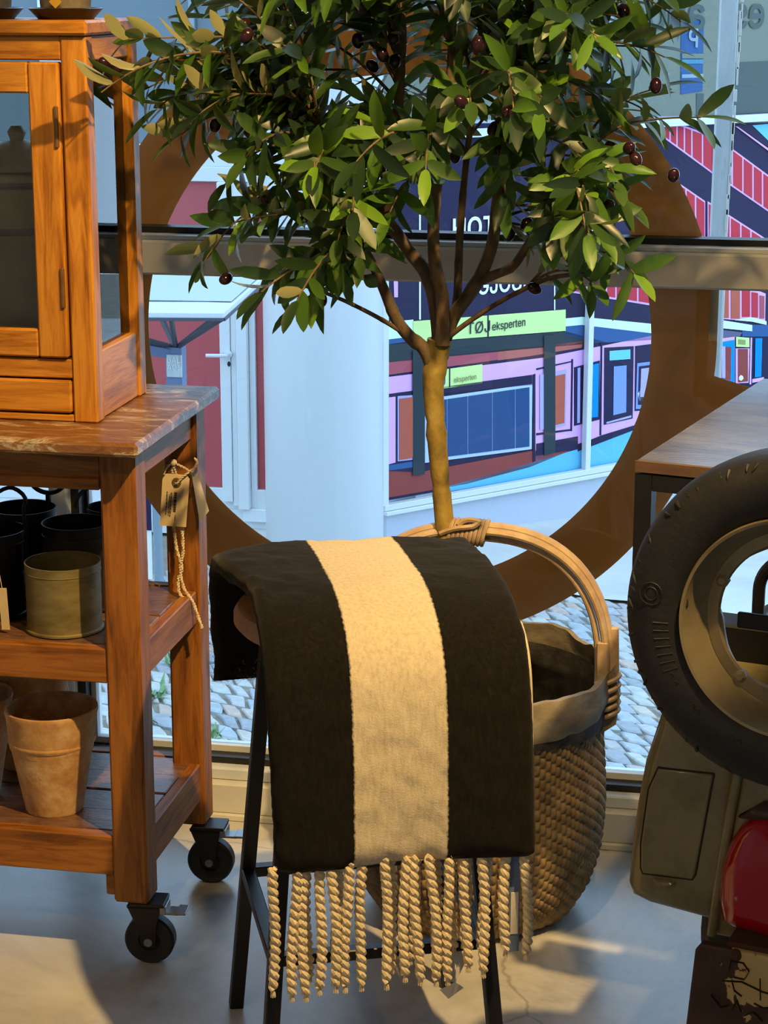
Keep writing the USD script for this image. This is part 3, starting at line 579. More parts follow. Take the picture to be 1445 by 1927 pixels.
sb = thing('street_banner', 'blue and purple banner on a pale pole seen between the trolley legs', 'banner', (-3.52, 11.2, float(street_z(-3.52, 11.2))))
zb = float(street_z(-3.1, 11.2))
part(sb, 'pole', tube([(-3.52, 11.2, zb), (-3.52, 11.2, -1.0)], .028, 12), 'print_glasslight')
part(sb, 'cloth', box(-3.82, -3.555, 11.195, 11.205, zb + .12, -1.03, .002), 'print_white'); part(sb, 'cloth_patch', box(-3.82, -3.555, 11.190, 11.196, zb + .52, -1.06, .001), 'print_lavender'); part(sb, 'cloth_patch', box(-3.66, -3.555, 11.186, 11.1915, zb + .42, -1.2, .001), 'print_navy')
part(sb, 'foot', lathe([(0, zb - .005), (.14, zb - .005), (.14, zb + .03), (.03, zb + .05), (0, zb + .05)], 24, (-3.52, 11.2, 0)), 'plinth_grey')
# ---------------------------------------------------------------- rolling wooden trolley
CX0, CX1, CY0, CY1, TOP = -1.85, -.956, 2.935, 3.325, .882
t = thing('kitchen_trolley', 'tall orange-brown wooden trolley with two shelves on black castors', 'trolley', (-1.4, 3.13, 0))
part(t, 'tabletop', box(CX0 - .02, -.934, 2.88, 3.345, TOP - .022, TOP, .005), 'worn_top', label='worn top board with pale flaked patches')
for x in (CX0, CX1 - .057):
    for y, zb_ in ((CY0, .112), (CY1 - .055, .108)):
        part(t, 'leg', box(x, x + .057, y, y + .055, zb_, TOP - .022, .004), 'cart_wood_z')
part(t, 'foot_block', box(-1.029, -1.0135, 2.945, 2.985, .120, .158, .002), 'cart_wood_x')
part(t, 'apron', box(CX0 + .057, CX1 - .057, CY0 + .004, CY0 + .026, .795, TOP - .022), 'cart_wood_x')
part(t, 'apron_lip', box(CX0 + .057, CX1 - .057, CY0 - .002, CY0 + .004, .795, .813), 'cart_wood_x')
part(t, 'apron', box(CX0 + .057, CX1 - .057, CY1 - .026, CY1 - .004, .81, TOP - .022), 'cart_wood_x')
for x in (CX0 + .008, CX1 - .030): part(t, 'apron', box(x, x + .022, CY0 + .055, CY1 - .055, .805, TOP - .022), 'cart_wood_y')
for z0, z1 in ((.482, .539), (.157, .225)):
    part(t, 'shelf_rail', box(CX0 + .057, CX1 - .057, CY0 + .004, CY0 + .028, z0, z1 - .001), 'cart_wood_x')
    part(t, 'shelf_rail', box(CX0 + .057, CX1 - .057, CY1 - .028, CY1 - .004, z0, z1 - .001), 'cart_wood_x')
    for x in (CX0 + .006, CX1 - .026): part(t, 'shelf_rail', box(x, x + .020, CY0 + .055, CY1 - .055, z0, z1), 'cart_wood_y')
    e = np.linspace(CY0 + .0285, CY1 - .0285, 5)
    for k in range(4): part(t, 'shelf_plank', box(CX0 + .030, CX1 - .0275, e[k] + .001, e[k + 1] - .001, z1 - .018, z1 - .0005 - .002 * (k % 2), .002), 'shelf_worn')
def caster(x, y, ang):
    M = trimesh.transformations.rotation_matrix(ang, [0, 0, 1]); M[:3, 3] = (x, y, 0)
    R = .041
    c = part(t, 'caster', xf(box(-.028, .028, -.024, .024, .104, .110, .001), M), 'black_steel')
    W = np.array([[1, 0, 0, 0], [0, 0, -1, 0], [0, 1, 0, R], [0, 0, 0, 1.]])
    part(c, 'wheel', xf(lathe([(0, -.009), (.016, -.009), (.018, -.012), (.030, -.011), (R - .003, -.013), (R, -.009), (R, .009), (R - .003, .013), (.030, .011), (.018, .012), (.016, .009), (0, .009)], 40, M=W), M), 'rubber_black')
    fk = []
    for s in (-1, 1):
        fk.append(prism([(-.034, .104), (.022, .104), (.014, .07), (.011, R - .008), (-.011, R - .008), (-.016, .06)], .003)); v, f = fk[-1]; fk[-1] = (np.c_[v[:, 0], s * .0165 + v[:, 2] - .0015, v[:, 1]], f[:, ::-1])
    fk.append(box(-.034, .022, -.018, .018, .098, .104, .002))
    part(c, 'fork', xf(cat(fk), M), 'black_steel')
    W2 = np.array([[1, 0, 0, 0], [0, 0, -1, 0], [0, 1, 0, R], [0, 0, 0, 1.]])
    part(c, 'axle', xf(lathe([(0, -.021), (.007, -.021), (.007, .021), (0, .021)], 14, M=W2), M), 'zinc')
    v, f = cat([box(.018, .050, -.014, .014, .088, .092, .001), box(.046, .062, -.017, .017, .090, .094, .001), box(.020, .030, -.019, .019, .090, .104, .001)])
    part(c, 'brake_pedal', xf((v, f), M), 'zinc')
for x in (CX0 + .03, -.963): caster(x, 2.965, .08)
for x in (CX0 + .03, -.950): caster(x, 3.284, .05)

# ---------------------------------------------------------------- display cabinet on the trolley
BX0, BX1, BY0, BY1, BZ0, BZ1 = -1.60, -1.037, 3.010, 3.262, TOP, 1.492
c = thing('display_cabinet', 'glazed orange-brown wooden cabinet standing on the trolley', 'cabinet', (-1.32, 3.13, TOP))
part(c, 'top_board', box(BX0 - .008, BX1 + .006, BY0 - .010, BY1 - .02, 1.470, BZ1, .004), 'teak_x')
for x in (BX0, BX1 - .040):
    for y in (BY0, BY1 - .034): part(c, 'corner_post', box(x, x + .040, y, y + .034, BZ0, 1.470, .003), 'teak_z')
part(c, 'head_rail', box(BX0 + .04, BX1 - .04, BY0 + .002, BY0 + .028, 1.434, 1.470, .002), 'teak_x')
part(c, 'bottom_rail', box(BX0 + .04, BX1 - .04, BY0 + .003, BY0 + .028, .951, .981, .002), 'teak_x')
part(c, 'plinth_rail', box(BX0 + .04, BX1 - .04, BY0 + .002, BY0 + .028, BZ0 + .001, .894, .002), 'teak_x')
for x in (BX0 + .004, BX1 - .030):
    part(c, 'side_rail', box(x, x + .026, BY0 + .034, BY1 - .034, 1.432, 1.470, .002), 'teak_y'); part(c, 'side_panel', box(x, x + .026, BY0 + .034, BY1 - .034, BZ0 + .001, .990, .002), 'teak_y')
    part(c, 'side_glass', box(x + .010, x + .014, BY0 + .030, BY1 - .030, .988, 1.436, 0), 'cabinet_glass')
part(c, 'back_rail', box(BX0 + .04, BX1 - .04, BY1 - .028, BY1 - .004, 1.425, 1.470, .002), 'teak_x'); part(c, 'back_rail', box(BX0 + .04, BX1 - .04, BY1 - .028, BY1 - .004, BZ0 + .001, .985, .002), 'teak_x')
part(c, 'back_glass', box(BX0 + .036, BX1 - .036, BY1 - .018, BY1 - .014, .98, 1.43, 0), 'cabinet_glass')
part(c, 'shelf_board', box(BX0 + .03, BX1 - .031, BY0 + .028, BY1 - .03, .970, .986, .002), 'teak_x')
dr = part(c, 'drawer', box(BX0 + .043, BX1 - .042, BY0 - .001, BY0 + .024, .897, .948, .003), 'teak_x', label='low drawer front under the glass door')
DX0, DX1, DZ0, DZ1 = BX0 + .043, BX1 - .0435, .984, 1.431
d = part(c, 'door', box(DX1 - .048, DX1, BY0 - .004, BY0 + .020, DZ0, DZ1, .003), 'teak_z')
part(d, 'stile', box(DX0, DX0 + .048, BY0 - .004, BY0 + .020, DZ0, DZ1, .003), 'teak_z')
part(d, 'rail', box(DX0 + .048, DX1 - .048, BY0 - .003, BY0 + .019, DZ1 - .046, DZ1, .003), 'teak_x'); part(d, 'rail', box(DX0 + .048, DX1 - .048, BY0 - .003, BY0 + .019, DZ0, DZ0 + .044, .003), 'teak_x')
part(d, 'glass', box(DX0 + .045, DX1 - .045, BY0 + .006, BY0 + .010, DZ0 + .04, DZ1 - .042, 0), 'cabinet_glass')
for z in (1.305, 1.062): part(d, 'hinge', cat([box(DX1 - .0075, DX1 - .0015, BY0 - .008, BY0 - .001, z, z + .062, .0015)]), 'hinge_metal')

j = thing('lidded_jar', 'olive-brown lidded jar with a cone lid inside the glazed cabinet', 'jar', (-1.200, 3.14, .9865))
part(j, 'body', lathe([(0, .988), (.045, .988), (.060, 1.02), (.085, 1.07), (.092, 1.16), (.088, 1.24), (.075, 1.262), (0, 1.262)], 48, (-1.200, 3.14, 0)), 'jar_green')
part(j, 'band', lathe([(.093, 1.165), (.0945, 1.170), (.093, 1.176)], 48, (-1.200, 3.14, 0)), 'stone_pot'); part(j, 'band', lathe([(.0895, 1.236), (.0912, 1.241), (.0885, 1.246)], 48, (-1.200, 3.14, 0)), 'stone_pot')
ld = part(j, 'lid', lathe([(.086, 1.262), (.087, 1.267), (.05, 1.293), (.018, 1.305), (0, 1.306)], 48, (-1.200, 3.14, 0)), 'jar_green'); part(ld, 'knob', lathe([(0, 1.303), (.010, 1.304), (.015, 1.318), (.008, 1.328), (0, 1.329)], 24, (-1.200, 3.14, 0)), 'jar_green')
solo('white_pot', lathe([(0, .9865), (.028, .9865), (.024, 1.0), (.018, 1.02), (.022, 1.04), (.019, 1.04), (.015, 1.02), (.02, 1.0), (0, .995)], 32, (-1.118, 3.06, 0)), 'jar_white', 'small white waisted pot inside the glazed cabinet beside the jar', 'pot')

def saucer(x, y, lab, lab2):
    z = BZ1
    solo('saucer', lathe([(0, z), (.042, z), (.057, z + .016), (.055, z + .017), (.040, z + .003), (0, z + .003)], 48, (x, y, 0)), 'saucer_dark', lab, 'saucer')
    p = thing('flower_pot', lab2, 'pot', (x, y, z))
    part(p, 'body', lathe([(0, z + .0035), (.037, z + .0035), (.044, z + .09), (.045, z + .10), (.041, z + .10), (.035, z + .02), (0, z + .02)], 48, (x, y, 0)), 'stone_pot')
    return p, z
p_, z_ = saucer(-1.097, 3.10, 'dark saucer on the cabinet top at its right corner', 'rough stone-coloured pot on the right saucer on the cabinet')
part(p_, 'sticker', hullof([(-1.097 + dx, 3.10 - .0445 - dy, z_ + .026 + dz) for dx, dz in ((0, -.010), (.010, 0), (0, .010), (-.010, 0)) for dy in (0, .001)]), 'label_yellow', smooth=False)
saucer(-1.225, 3.10, 'dark saucer on the cabinet top cut by the left edge', 'rough stone-coloured pot on the left saucer on the cabinet')

# ---------------------------------------------------------------- tin pots on the middle shelf
SH = .5385
def tin(x, y, r, hgt, m, lab, handle=None, wire='black_steel'):
    t_ = thing('tin_pot', lab, 'tin', (x, y, SH), group='tin pots on the trolley shelf')
    z = SH + .001
    part(t_, 'body', lathe([(0, z), (r - .004, z), (r, z + .004), (r, z + hgt * .87), (r + .0012, z + hgt * .875), (r, z + hgt * .88), (r + .001, z + hgt), (r - .001, z + hgt), (r - .002, z + .006), (0, z + .006)], 56, (x, y, 0)), m)
    part(t_, 'base_rim', lathe([(r - .002, z), (r + .003, z + .001), (r + .003, z + .004), (r, z + .006)], 56, (x, y, 0)), m)
    if handle:
        kind, ang, hh = handle; a = math.radians(ang); q = np.array([x + r * math.cos(a), y + r * math.sin(a)]); u = np.array([math.cos(a), math.sin(a)])
        if kind == 'hook':
            s = [(*q, z + hgt * .5), (*q, z + hgt + .03), (*(q + u * .004), z + hgt + hh - .02), (*(q - u * .02), z + hgt + hh), (*(q - u * .045), z + hgt + hh - .012), (*(q - u * .055), z + hgt + hh - .035)]
            part(t_, 'handle', tube(smoothpath(s, 26), .0042, 8, flat=.8), wire)
        elif kind == 'ring':
            cz = z + hgt + hh; R = .034
            part(t_, 'handle', tube([(*q, z + hgt * .5), (*q, cz - R)], .0048, 8), wire)
            k = np.linspace(0, 2 * np.pi, 33); part(t_, 'ring', tube(np.c_[q[0] + R * np.sin(k), np.full(33, q[1]), cz - R * np.cos(k) * .9], .0042, 8), wire)
        else:
            part(t_, 'handle', cat([bar((*(q), z + .01), (*(q + u * .001), z + hgt + hh), .011, .003)]), wire)
tin(-1.112, 3.030, .060, .112, 'brass_tin', 'short brass-coloured tin pot in front on the middle shelf, beside the leg')
tin(-1.130, 3.148, .055, .145, 'black_tin', 'dark tin pot directly behind the short brass tin', ('hook', 20, .06))
tin(-1.262, 3.095, .060, .140, 'black_tin', 'dark tin pot cut by the left edge, behind the left brass tin', ('hook', 10, .07))
tin(-1.246, 3.215, .055, .148, 'black_tin', 'dark tin pot at the back left of the shelf with a ring handle', ('ring', 60, .045))
tin(-1.098, 3.249, .045, .148, 'black_tin', 'dark tin pot at the very back of the shelf near the leg', ('hook', 200, .05))
tin(-1.262, 2.985, .045, .125, 'brass_tin', 'brass-coloured tin pot cut by the left edge at the shelf front')
tg = thing('shelf_price_tag', 'small cream paper tag hanging on the left brass tin', 'tag', (-1.197, 2.985, .60))
part(tg, 'card', bar((-1.195, 2.985, .545), (-1.197, 2.983, .615), .014, .0008, .0002), 'cream_paper'); part(tg, 'string', tube([(-1.197, 2.983, .612), (-1.200, 2.982, .635), (-1.203, 2.985, .663)], .0007, 5), 'string_cream')

# ---------------------------------------------------------------- clay pots on the lower shelf
def clay(x, y, s, lab):
    z = .2245; p = thing('terracotta_pot', lab, 'pot', (x, y, z), group='clay pots on the lower trolley shelf')
    n, seg = 26, 64
    prof = [(0, 0), (.046, 0), (.048, .003), (.0665, .107), (.0685, .110), (.0690, .116), (.0745, .165), (.0765, .172), (.0755, .177), (.072, .178), (.068, .174), (.064, .12), (.046, .012), (0, .012)]
    v, f = lathe([(a * s, b * s) for a, b in prof], seg)
    w_ = (meshkit.noise(np.c_[v[:, :2] * 22, v[:, 2:] * 18] + x * 50) - .5); k = np.hypot(v[:, 0], v[:, 1])[:, None]
    v = v + np.c_[v[:, :2] / np.maximum(k, 1e-6) * w_[:, None] * .0035, np.where(v[:, 2] > .1, w_ * .005, 0)] * (k > .03)
    part(p, 'body', (v + [x, y, z], f), 'terracotta', smooth=50)
    zz = np.array([[.0690, .117], [.0712, .121], [.0712, .124], [.0698, .126]]) * s
    part(p, 'rim_bead', lathe([(a + .0006, b + z) for a, b in zz], seg, (x, y, 0)), 'terracotta')
clay(-1.144, 3.035, 1.0, 'lit terracotta pot standing on the lower shelf beside the trolley leg')
clay(-1.302, 3.065, 1.0, 'terracotta pot cut by the left edge on the lower shelf')
clay(-1.262, 3.225, 1.05, 'shaded terracotta pot at the back of the lower shelf')

# ---------------------------------------------------------------- tags tied to the trolley
def hang_tag(name, lab, corners, m, extra=None):
    t_ = thing(name, lab, 'tag', corners[0]); c4 = np.array(corners, float); n = np.cross(c4[1] - c4[0], c4[3] - c4[0]); n /= np.linalg.norm(n)
    part(t_, 'card', hullof(np.vstack([c4, c4 + n * .0009])), m, smooth=False); return t_, n
K = [(-.998, 3.230, .753), (-.964, 3.236, .751), (-.959, 3.236, .744), (-.966, 3.232, .662), (-1.010, 3.226, .664), (-1.004, 3.229, .744)]
t_, n_ = hang_tag('kraft_tag', 'cream paper tag with a brass eyelet tied to the trolley corner', K, 'cream_paper')
def on_tag(a, b): return np.array([-1.010, 3.2265, .664]) + a * np.array([.044, .006, -.002]) + b * np.array([.008, .003, .090]) + np.array([0, -.0012, 0])
W3 = np.eye(4); W3[:3, 0], W3[:3, 1], W3[:3, 2], W3[:3, 3] = [1, 0, 0], [0, 0, 1], [0, -1, 0], on_tag(.52, .84)
part(t_, 'eyelet', lathe([(.0030, 0), (.0030, .0012), (.0075, .0012), (.0080, 0)], 28, M=W3), 'eyelet')
for a, b0, b1, w_ in ((.52, .28, .66, .0042), (.36, .18, .64, .0016), (.30, .20, .60, .0012), (.20, .22, .66, .0014), (.56, .10, .22, .0010)):
    b = b0
    while b < b1:
        l = .012 + .05 * rng.random(); part(t_, 'printed_line', bar(on_tag(a, b), on_tag(a, min(b + l, b1)), w_, .0004, .0001), 'ink', smooth=False); b += l + .014
hang_tag('white_tag', 'narrow white paper tag hanging beside the cream one', [(-.959, 3.245, .758), (-.951, 3.252, .757), (-.932, 3.255, .686), (-.945, 3.243, .668)], 'white_paper')
def cord(pts, r=.0022, pitch=.011):
    p = smoothpath(pts, 70); t0 = np.gradient(p, axis=0); t0 /= np.linalg.norm(t0, axis=1)[:, None]; a = np.cross(t0, [0, 1, 0.01]); a /= np.linalg.norm(a, axis=1)[:, None]; b = np.cross(t0, a)
    s = np.r_[0, np.cumsum(np.linalg.norm(np.diff(p, axis=0), axis=1))] / pitch * 2 * np.pi
    return cat([tube(p + r * .8 * (np.cos(s + q)[:, None] * a + np.sin(s + q)[:, None] * b), r, 6) for q in (0, np.pi)])
sx = thing('tag_string', 'twisted cream string knotted at the trolley corner above the tags', 'string', (-.985, 3.22, .775))
part(sx, 'knot', (lambda v, f: (v * .006 + [-.985, 3.232, .772], f))(*arr(trimesh.creation.icosphere(2))), 'string_cream')
for P_ in ([(-.985, 3.232, .772), (-.992, 3.240, .72), (-.990, 3.240, .66), (-.985, 3.238, .62), (-.977, 3.238, .588), (-.984, 3.238, .565), (-.983, 3.236, .548), (-.968, 3.236, .532)],
           [(-.985, 3.232, .772), (-.980, 3.239, .72), (-.975, 3.239, .66), (-.974, 3.238, .62), (-.980, 3.238, .585), (-.975, 3.238, .555), (-.958, 3.235, .53), (-.946, 3.230, .50), (-.940, 3.226, .488)],
           [(-.985, 3.232, .772), (-.972, 3.228, .768), (-.960, 3.232, .758), (-.970, 3.228, .748), (-.979, 3.226, .737)],
           [(-.985, 3.232, .772), (-.995, 3.230, .766), (-1.001, 3.228, .752)], [(-.960, 3.232, .758), (-.952, 3.240, .762), (-.948, 3.245, .772), (-.953, 3.245, .778)]):
    part(sx, 'strand', cord(P_, .0020 if len(P_) > 6 else .0013), 'string_cream')

# ---------------------------------------------------------------- stool and striped throw
SO, SR = np.array([-.566, 2.747, 0.0]), 22.0
st = thing('bar_stool', 'black metal bar stool with a round wooden seat under the striped throw', 'stool', SO, SR)
SM = st.M
def loc(mesh): return xf(mesh, SM)
part(st, 'seat', loc(lathe([(0, .656), (.150, .656), (.166, .659), (.174, .668), (.174, .680), (.168, .689), (.150, .694), (0, .694)], 72, (-.004, .026, 0))), 'seat_wood')
feet = [(-.170, .170), (.170, .170), (-.170, -.170), (.170, -.170)]; tops = [(a * .68, b * .68) for a, b in feet]
for (a, b), (c_, d_) in zip(feet, tops): part(st, 'leg', loc(bar((a, b, 0), (c_, d_, .6555), .021, .021)), 'black_steel')
def legp(i, z): f_ = z / .655; return np.array([feet[i][0] * (1 - f_) + tops[i][0] * f_, feet[i][1] * (1 - f_) + tops[i][1] * f_, z])
for i, k in ((0, 1), (0, 2), (1, 3), (2, 3)): part(st, 'footrest', loc(bar(legp(i, .235), legp(k, .235), .016, .020)), 'black_steel')
for i, k in ((0, 1), (0, 2), (1, 3), (2, 3)): part(st, 'seat_frame', loc(bar(legp(i, .648), legp(k, .648), .016, .020)), 'black_steel')

tr = thing('striped_throw', 'black wool throw with a broad cream stripe and twisted fringe over the stool', 'blanket', SO, SR)
path = [(.222, .522), (.222, .56), (.222, .62), (.221, .665)]
for k in np.linspace(0, 90, 9)[1:]: a = math.radians(k); path.append((.221 - .052 * (1 - math.cos(a)), .665 + .052 * math.sin(a)))
path += [(.12, .7185), (.07, .719), (.02, .7185), (-.03, .7165), (-.07, .711), (-.105, .701), (-.138, .685), (-.164, .661), (-.182, .628), (-.192, .585), (-.198, .53), (-.200, .48), (-.200, .43), (-.198, .390)]
path = [(a, b_ + .011 * min(max((b_ - .55) / .1, 0), 1)) for a, b_ in path]
pp = smoothpath(np.array([(0, a, b) for a, b in path]), 130)[:, 1:]
tn = np.gradient(pp, axis=0); tn /= np.linalg.norm(tn, axis=1)[:, None]; nn = np.c_[-tn[:, 1], tn[:, 0]]       # back end up, over and down: the outside is to the ...
if nn[60, 1] < 0: nn = -nn
T, U0, U1 = .015, -.150, .184
NU, NR = 46, 6
cs = []
us = np.linspace(U0, U1, NU)
for u_ in us: cs.append((u_, 1.0))
for k in range(1, NR): a = math.pi * k / NR; cs.append((U1 + T * .9 * math.sin(a), math.cos(a)))
for u_ in us[::-1]: cs.append((u_, -1.0))
for k in range(1, NR): a = math.pi * k / NR; cs.append((U0 - T * .9 * math.sin(a), -math.cos(a)))
cs = np.array(cs)
end = np.ones(len(pp)); m_ = 5
for i in range(m_): end[i] = end[-1 - i] = math.sqrt(1 - (1 - (i + .6) / m_) ** 2)
Pt = np.zeros((len(pp), len(cs), 3))
for i in range(len(pp)):
    off = cs[:, 1] * T * end[i]
    Pt[i, :, 0] = cs[:, 0]; Pt[i, :, 1] = pp[i, 0] + nn[i, 0] * off; Pt[i, :, 2] = pp[i, 1] + nn[i, 1] * off
uu = Pt[..., 0]; yy = Pt[..., 1]; zz = Pt[..., 2]
rad = np.hypot(uu, yy * .9)
sag = np.clip((rad - .165) / .06, 0, 1) ** 2 * np.where(uu > 0, .005, .012) * np.clip((zz - .62) / .08, 0, 1)
Pt[..., 2] -= sag
hang = np.clip((.62 - zz) / .2, 0, 1) * (yy < 0)
Pt[..., 1] += hang * (.005 * np.sin(uu * 26 + 1) - .004 * np.abs(uu / .19) ** 2)
backz = np.clip((.66 - zz) / .1, 0, 1) * (yy > 0.1)
kb = np.clip((yy + .03) / .16, 0, 1); kb = kb * kb * (3 - 2 * kb) * np.clip((U1 - uu) / (U1 - U0), 0, 1); Pt[..., 0] -= .029 * kb
Pt[..., 0] += backz * (.004 + .002 * np.sin(zz * 60)) + hang * .004 + np.where(yy < 0, np.clip((.70 - zz) / .3, 0, 1) * .002, 0)
Pt += ((meshkit.noise(Pt * 38) - .5) * .0045)[..., None] * np.array([.4, 1, 1]) + ((meshkit.noise(Pt * 140 + 9) - .5) * .0018)[..., None]
v, f = grid(Pt, closed_v=True, cap=True)
tc = trimesh.Trimesh(v, f, process=False)
if tc.volume < 0: f = f[:, ::-1]
part(tr, 'cloth', loc((v, f)), 'throw_wool', smooth=True)
# a second, lower fold of the throw under the top layer, and the cream selvedge that shows on the right
pi_ = pp - nn * .030
Pi = np.zeros((90, 24, 3)); ids = np.linspace(30, 128, 90).astype(int)
for k, i in enumerate(ids):
    for q in range(24):
        a = 2 * math.pi * q / 24; Pi[k, q] = (.1725 + .034 * math.cos(a), pp[i, 0] - nn[i, 0] * (.021 - .0035 * math.sin(a)), pp[i, 1] - nn[i, 1] * (.021 - .0035 * math.sin(a)))
keep = Pi[:, 0, 2] < .69
v, f = grid(Pi[keep], closed_v=True, cap=True); part(tr, 'under_fold', loc((v, f)), 'wool_cream', smooth=True, label='cream edge of the folded under layer')
# wool fuzz on the cloth
def fuzz(name, mt, sel, n, ln):
    F_ = arr((v0, f0))[1]; tri = v0[F_]; ar = np.linalg.norm(np.cross(tri[:, 1] - tri[:, 0], tri[:, 2] - tri[:, 0]), axis=1) * sel(tri.mean(1)); ids = rng.choice(len(F_), n, p=ar / ar.sum())
    w_ = rng.dirichlet([1, 1, 1], n); p = (tri[ids] * w_[:, :, None]).sum(1); nr = np.cross(tri[ids, 1] - tri[ids, 0], tri[ids, 2] - tri[ids, 0]); nr /= np.linalg.norm(nr, axis=1)[:, None] + 1e-12
    d = rng.normal(0, 1, (n, 3)); d -= nr * (d * nr).sum(1)[:, None] * .6; d /= np.linalg.norm(d, axis=1)[:, None]; l = ln * (.5 + rng.random(n))[:, None]
    pts = np.stack([p - nr * .0003, p + d * l * .4 + nr * .0012, p + d * l * .8 + nr * .0022 + rng.normal(0, .0008, (n, 3)), p + d * l + nr * .0014 + rng.normal(0, .001, (n, 3))], 1)
    cpath = tr.path + '/' + numbered(tr.path, name)
    c_ = UsdGeom.BasisCurves.Define(stage, cpath); c_.CreateTypeAttr('linear'); c_.CreateCurveVertexCountsAttr(Vt.IntArray.FromNumpy(np.full(n, 4, np.int32))); c_.CreatePointsAttr(Vt.Vec3fArray.FromNumpy(pts.reshape(-1, 3).astype(np.float32)))
    c_.CreateWidthsAttr(Vt.FloatArray.FromNumpy(np.tile(np.array([.00028, .00024, .0002, .0001], np.float32), n))); c_.SetWidthsInterpolation('vertex')
    UsdShade.MaterialBindingAPI.Apply(c_.GetPrim()).Bind(MATS[mt]); tag(c_.GetPrim(), kind='stuff')
v0, f0 = tc.vertices.copy(), f
stripe = lambda c: ((c[:, 0] > -.05) & (c[:, 0] < .078)) * 1.0
fuzz('black_fuzz', 'wool_black', lambda c: 1 - stripe(c), 14000, .010); fuzz('cream_fuzz', 'wool_cream', stripe, 6000, .008)
# twisted fringe
def tassel(u_, y_, L, du=0., dy=0., r=.0046):
    n = 46; k = np.linspace(0, 1, n); c0 = np.c_[u_ + du * k + .0025 * np.sin(k * 5 + u_ * 90), y_ + dy * k + .002 * np.sin(k * 4 + u_ * 50), .398 - L * k]
    s = k * L / .0245 * 2 * np.pi + u_ * 300; out = []
    for q in (0, np.pi):
        rr = r * np.interp(k, [0, .08, .9, 1], [.8, 1, 1, .75]); out.append(tube(c0 + .0036 * np.c_[np.cos(s + q), np.sin(s + q), np.zeros(n)], rr, 7))
    e = c0[-1]
    for q in range(7): a = q * .9; out.append(tube([e, e + [.002 * math.cos(a), .002 * math.sin(a), -.005], e + [.0034 * math.cos(a), .0034 * math.sin(a), -.011]], [.0018, .0015, .0007], 4))
    return cat(out)
FR = [(-.158, .178, -.004), (-.128, .186, -.008), (-.120, .190, .002), (-.092, .184, -.006), (-.080, .180, .006), (-.058, .182, -.004), (-.036, .186, -.005), (-.006, .184, .004), (.022, .172, -.003), (.034, .180, .006), (.056, .184, .010), (.080, .186, .003), (.106, .172, .004), (.130, .178, .004), (.162, .150, .000), (.191, .160, .004)]
for u_, L, du in FR: part(tr, 'tassel', loc(tassel(u_, -.203 + .004 * rng.normal(), L, du, -.004)), 'fringe_cream')
for u_, L, du in [(-.110, .176, .0), (-.066, .17, .0), (.004, .178, .01), (.046, .165, -.012), (.068, .165, .008), (.094, .16, .004), (.118, .15, -.006), (.144, .165, -.004)]: part(tr, 'tassel', loc(tassel(u_, -.176 + .004 * rng.normal(), L, du, .006)), 'fringe_cream')
part(tr, 'care_label', loc(cat([box(.172, .187, -.190, -.1885, .235, .392, .0003)])), 'post_blue', label='narrow dark blue care label on the right hem'); part(tr, 'label_print', loc(box(.174, .185, -.1912, -.1901, .262, .325, .0002)), 'white_paper')
pt = thing('price_tag', 'folded white price tag hanging low from the throw fringe', 'tag', SO + [.0, -.2, .2])
part(pt, 'card', loc(hullof([(.088, -.16, .235), (.110, -.155, .238), (.118, -.155, .205), (.104, -.16, .180), (.086, -.165, .186), (.0885, -.158, .235), (.1105, -.153, .238), (.1185, -.153, .205)])), 'white_paper', smooth=False); part(pt, 'card', loc(hullof([(.104, -.16, .180), (.118, -.15, .165), (.096, -.15, .150), (.082, -.155, .168), (.104, -.158, .180), (.118, -.148, .165)])), 'white_paper', smooth=False)
part(pt, 'string', loc(tube([(.098, -.157, .236), (.10, -.17, .30), (.10, -.185, .392)], .0006, 5)), 'string_cream')
# ---------------------------------------------------------------- woven basket
BC = np.array([-.480, 3.285, 0.0])
b = thing('wicker_basket', 'tall woven brown basket with a bent cane handle behind the stool', 'basket', BC)
zp = np.array([0, .006, .03, .07, .12, .17, .24, .33, .375]); rp = np.array([.150, .160, .180, .201, .215, .221, .219, .214, .214])
from scipy.interpolate import PchipInterpolator
R_ = PchipInterpolator(zp, rp)
NT, NZ = 900, 170
tt = np.arange(NT) * 2 * np.pi / NT; zg = np.linspace(0, .375, NZ)
TT, ZZ = np.meshgrid(tt, zg); colf = TT / (2 * np.pi) * 130; colI = np.floor(colf); fu = colf - colI; fv = ZZ / .019 + colI * .37; fv = fv - np.floor(fv)
bump = np.sin(np.pi * fu) ** .6 * np.clip(np.sin(np.pi * np.clip(fv * 1.08, 0, 1)), 0, 1) ** .5
jit = meshkit.noise(np.stack([colI * .7, np.floor(ZZ / .019 + colI * .37) * .9, np.zeros_like(TT)], -1))
RR = R_(ZZ) + bump * (.0035 + .003 * jit) - .002 + (meshkit.noise(np.stack([np.cos(TT) * 3, np.sin(TT) * 3, ZZ * 12], -1)) - .5) * .008
Pb = np.stack([RR * np.cos(TT), RR * np.sin(TT), ZZ], -1)
v, f = grid(Pb, closed_v=True); part(b, 'woven_wall', (v + BC, f[:, ::-1] if False else f), 'basket_weave', smooth=50)
part(b, 'lining', lathe([(0, .02), (.14, .02), (.19, .10), (.202, .20), (.205, .37), (.2085, .415)], 72, BC), 'basket_dark')
part(b, 'base', lathe([(0, .002), (.150, .002), (.155, .012), (0, .012)], 48, BC), 'basket_dark')
k = np.linspace(0, 2 * np.pi, 181)[:-1]
def rimz(a): return .436 - .018 * np.cos(2 * a + .4) * .3 + .030 * np.clip(np.abs(np.cos(a)) - .93, 0, 1) / .07 * .3 + .010 * np.clip(np.sin(a), 0, 1)
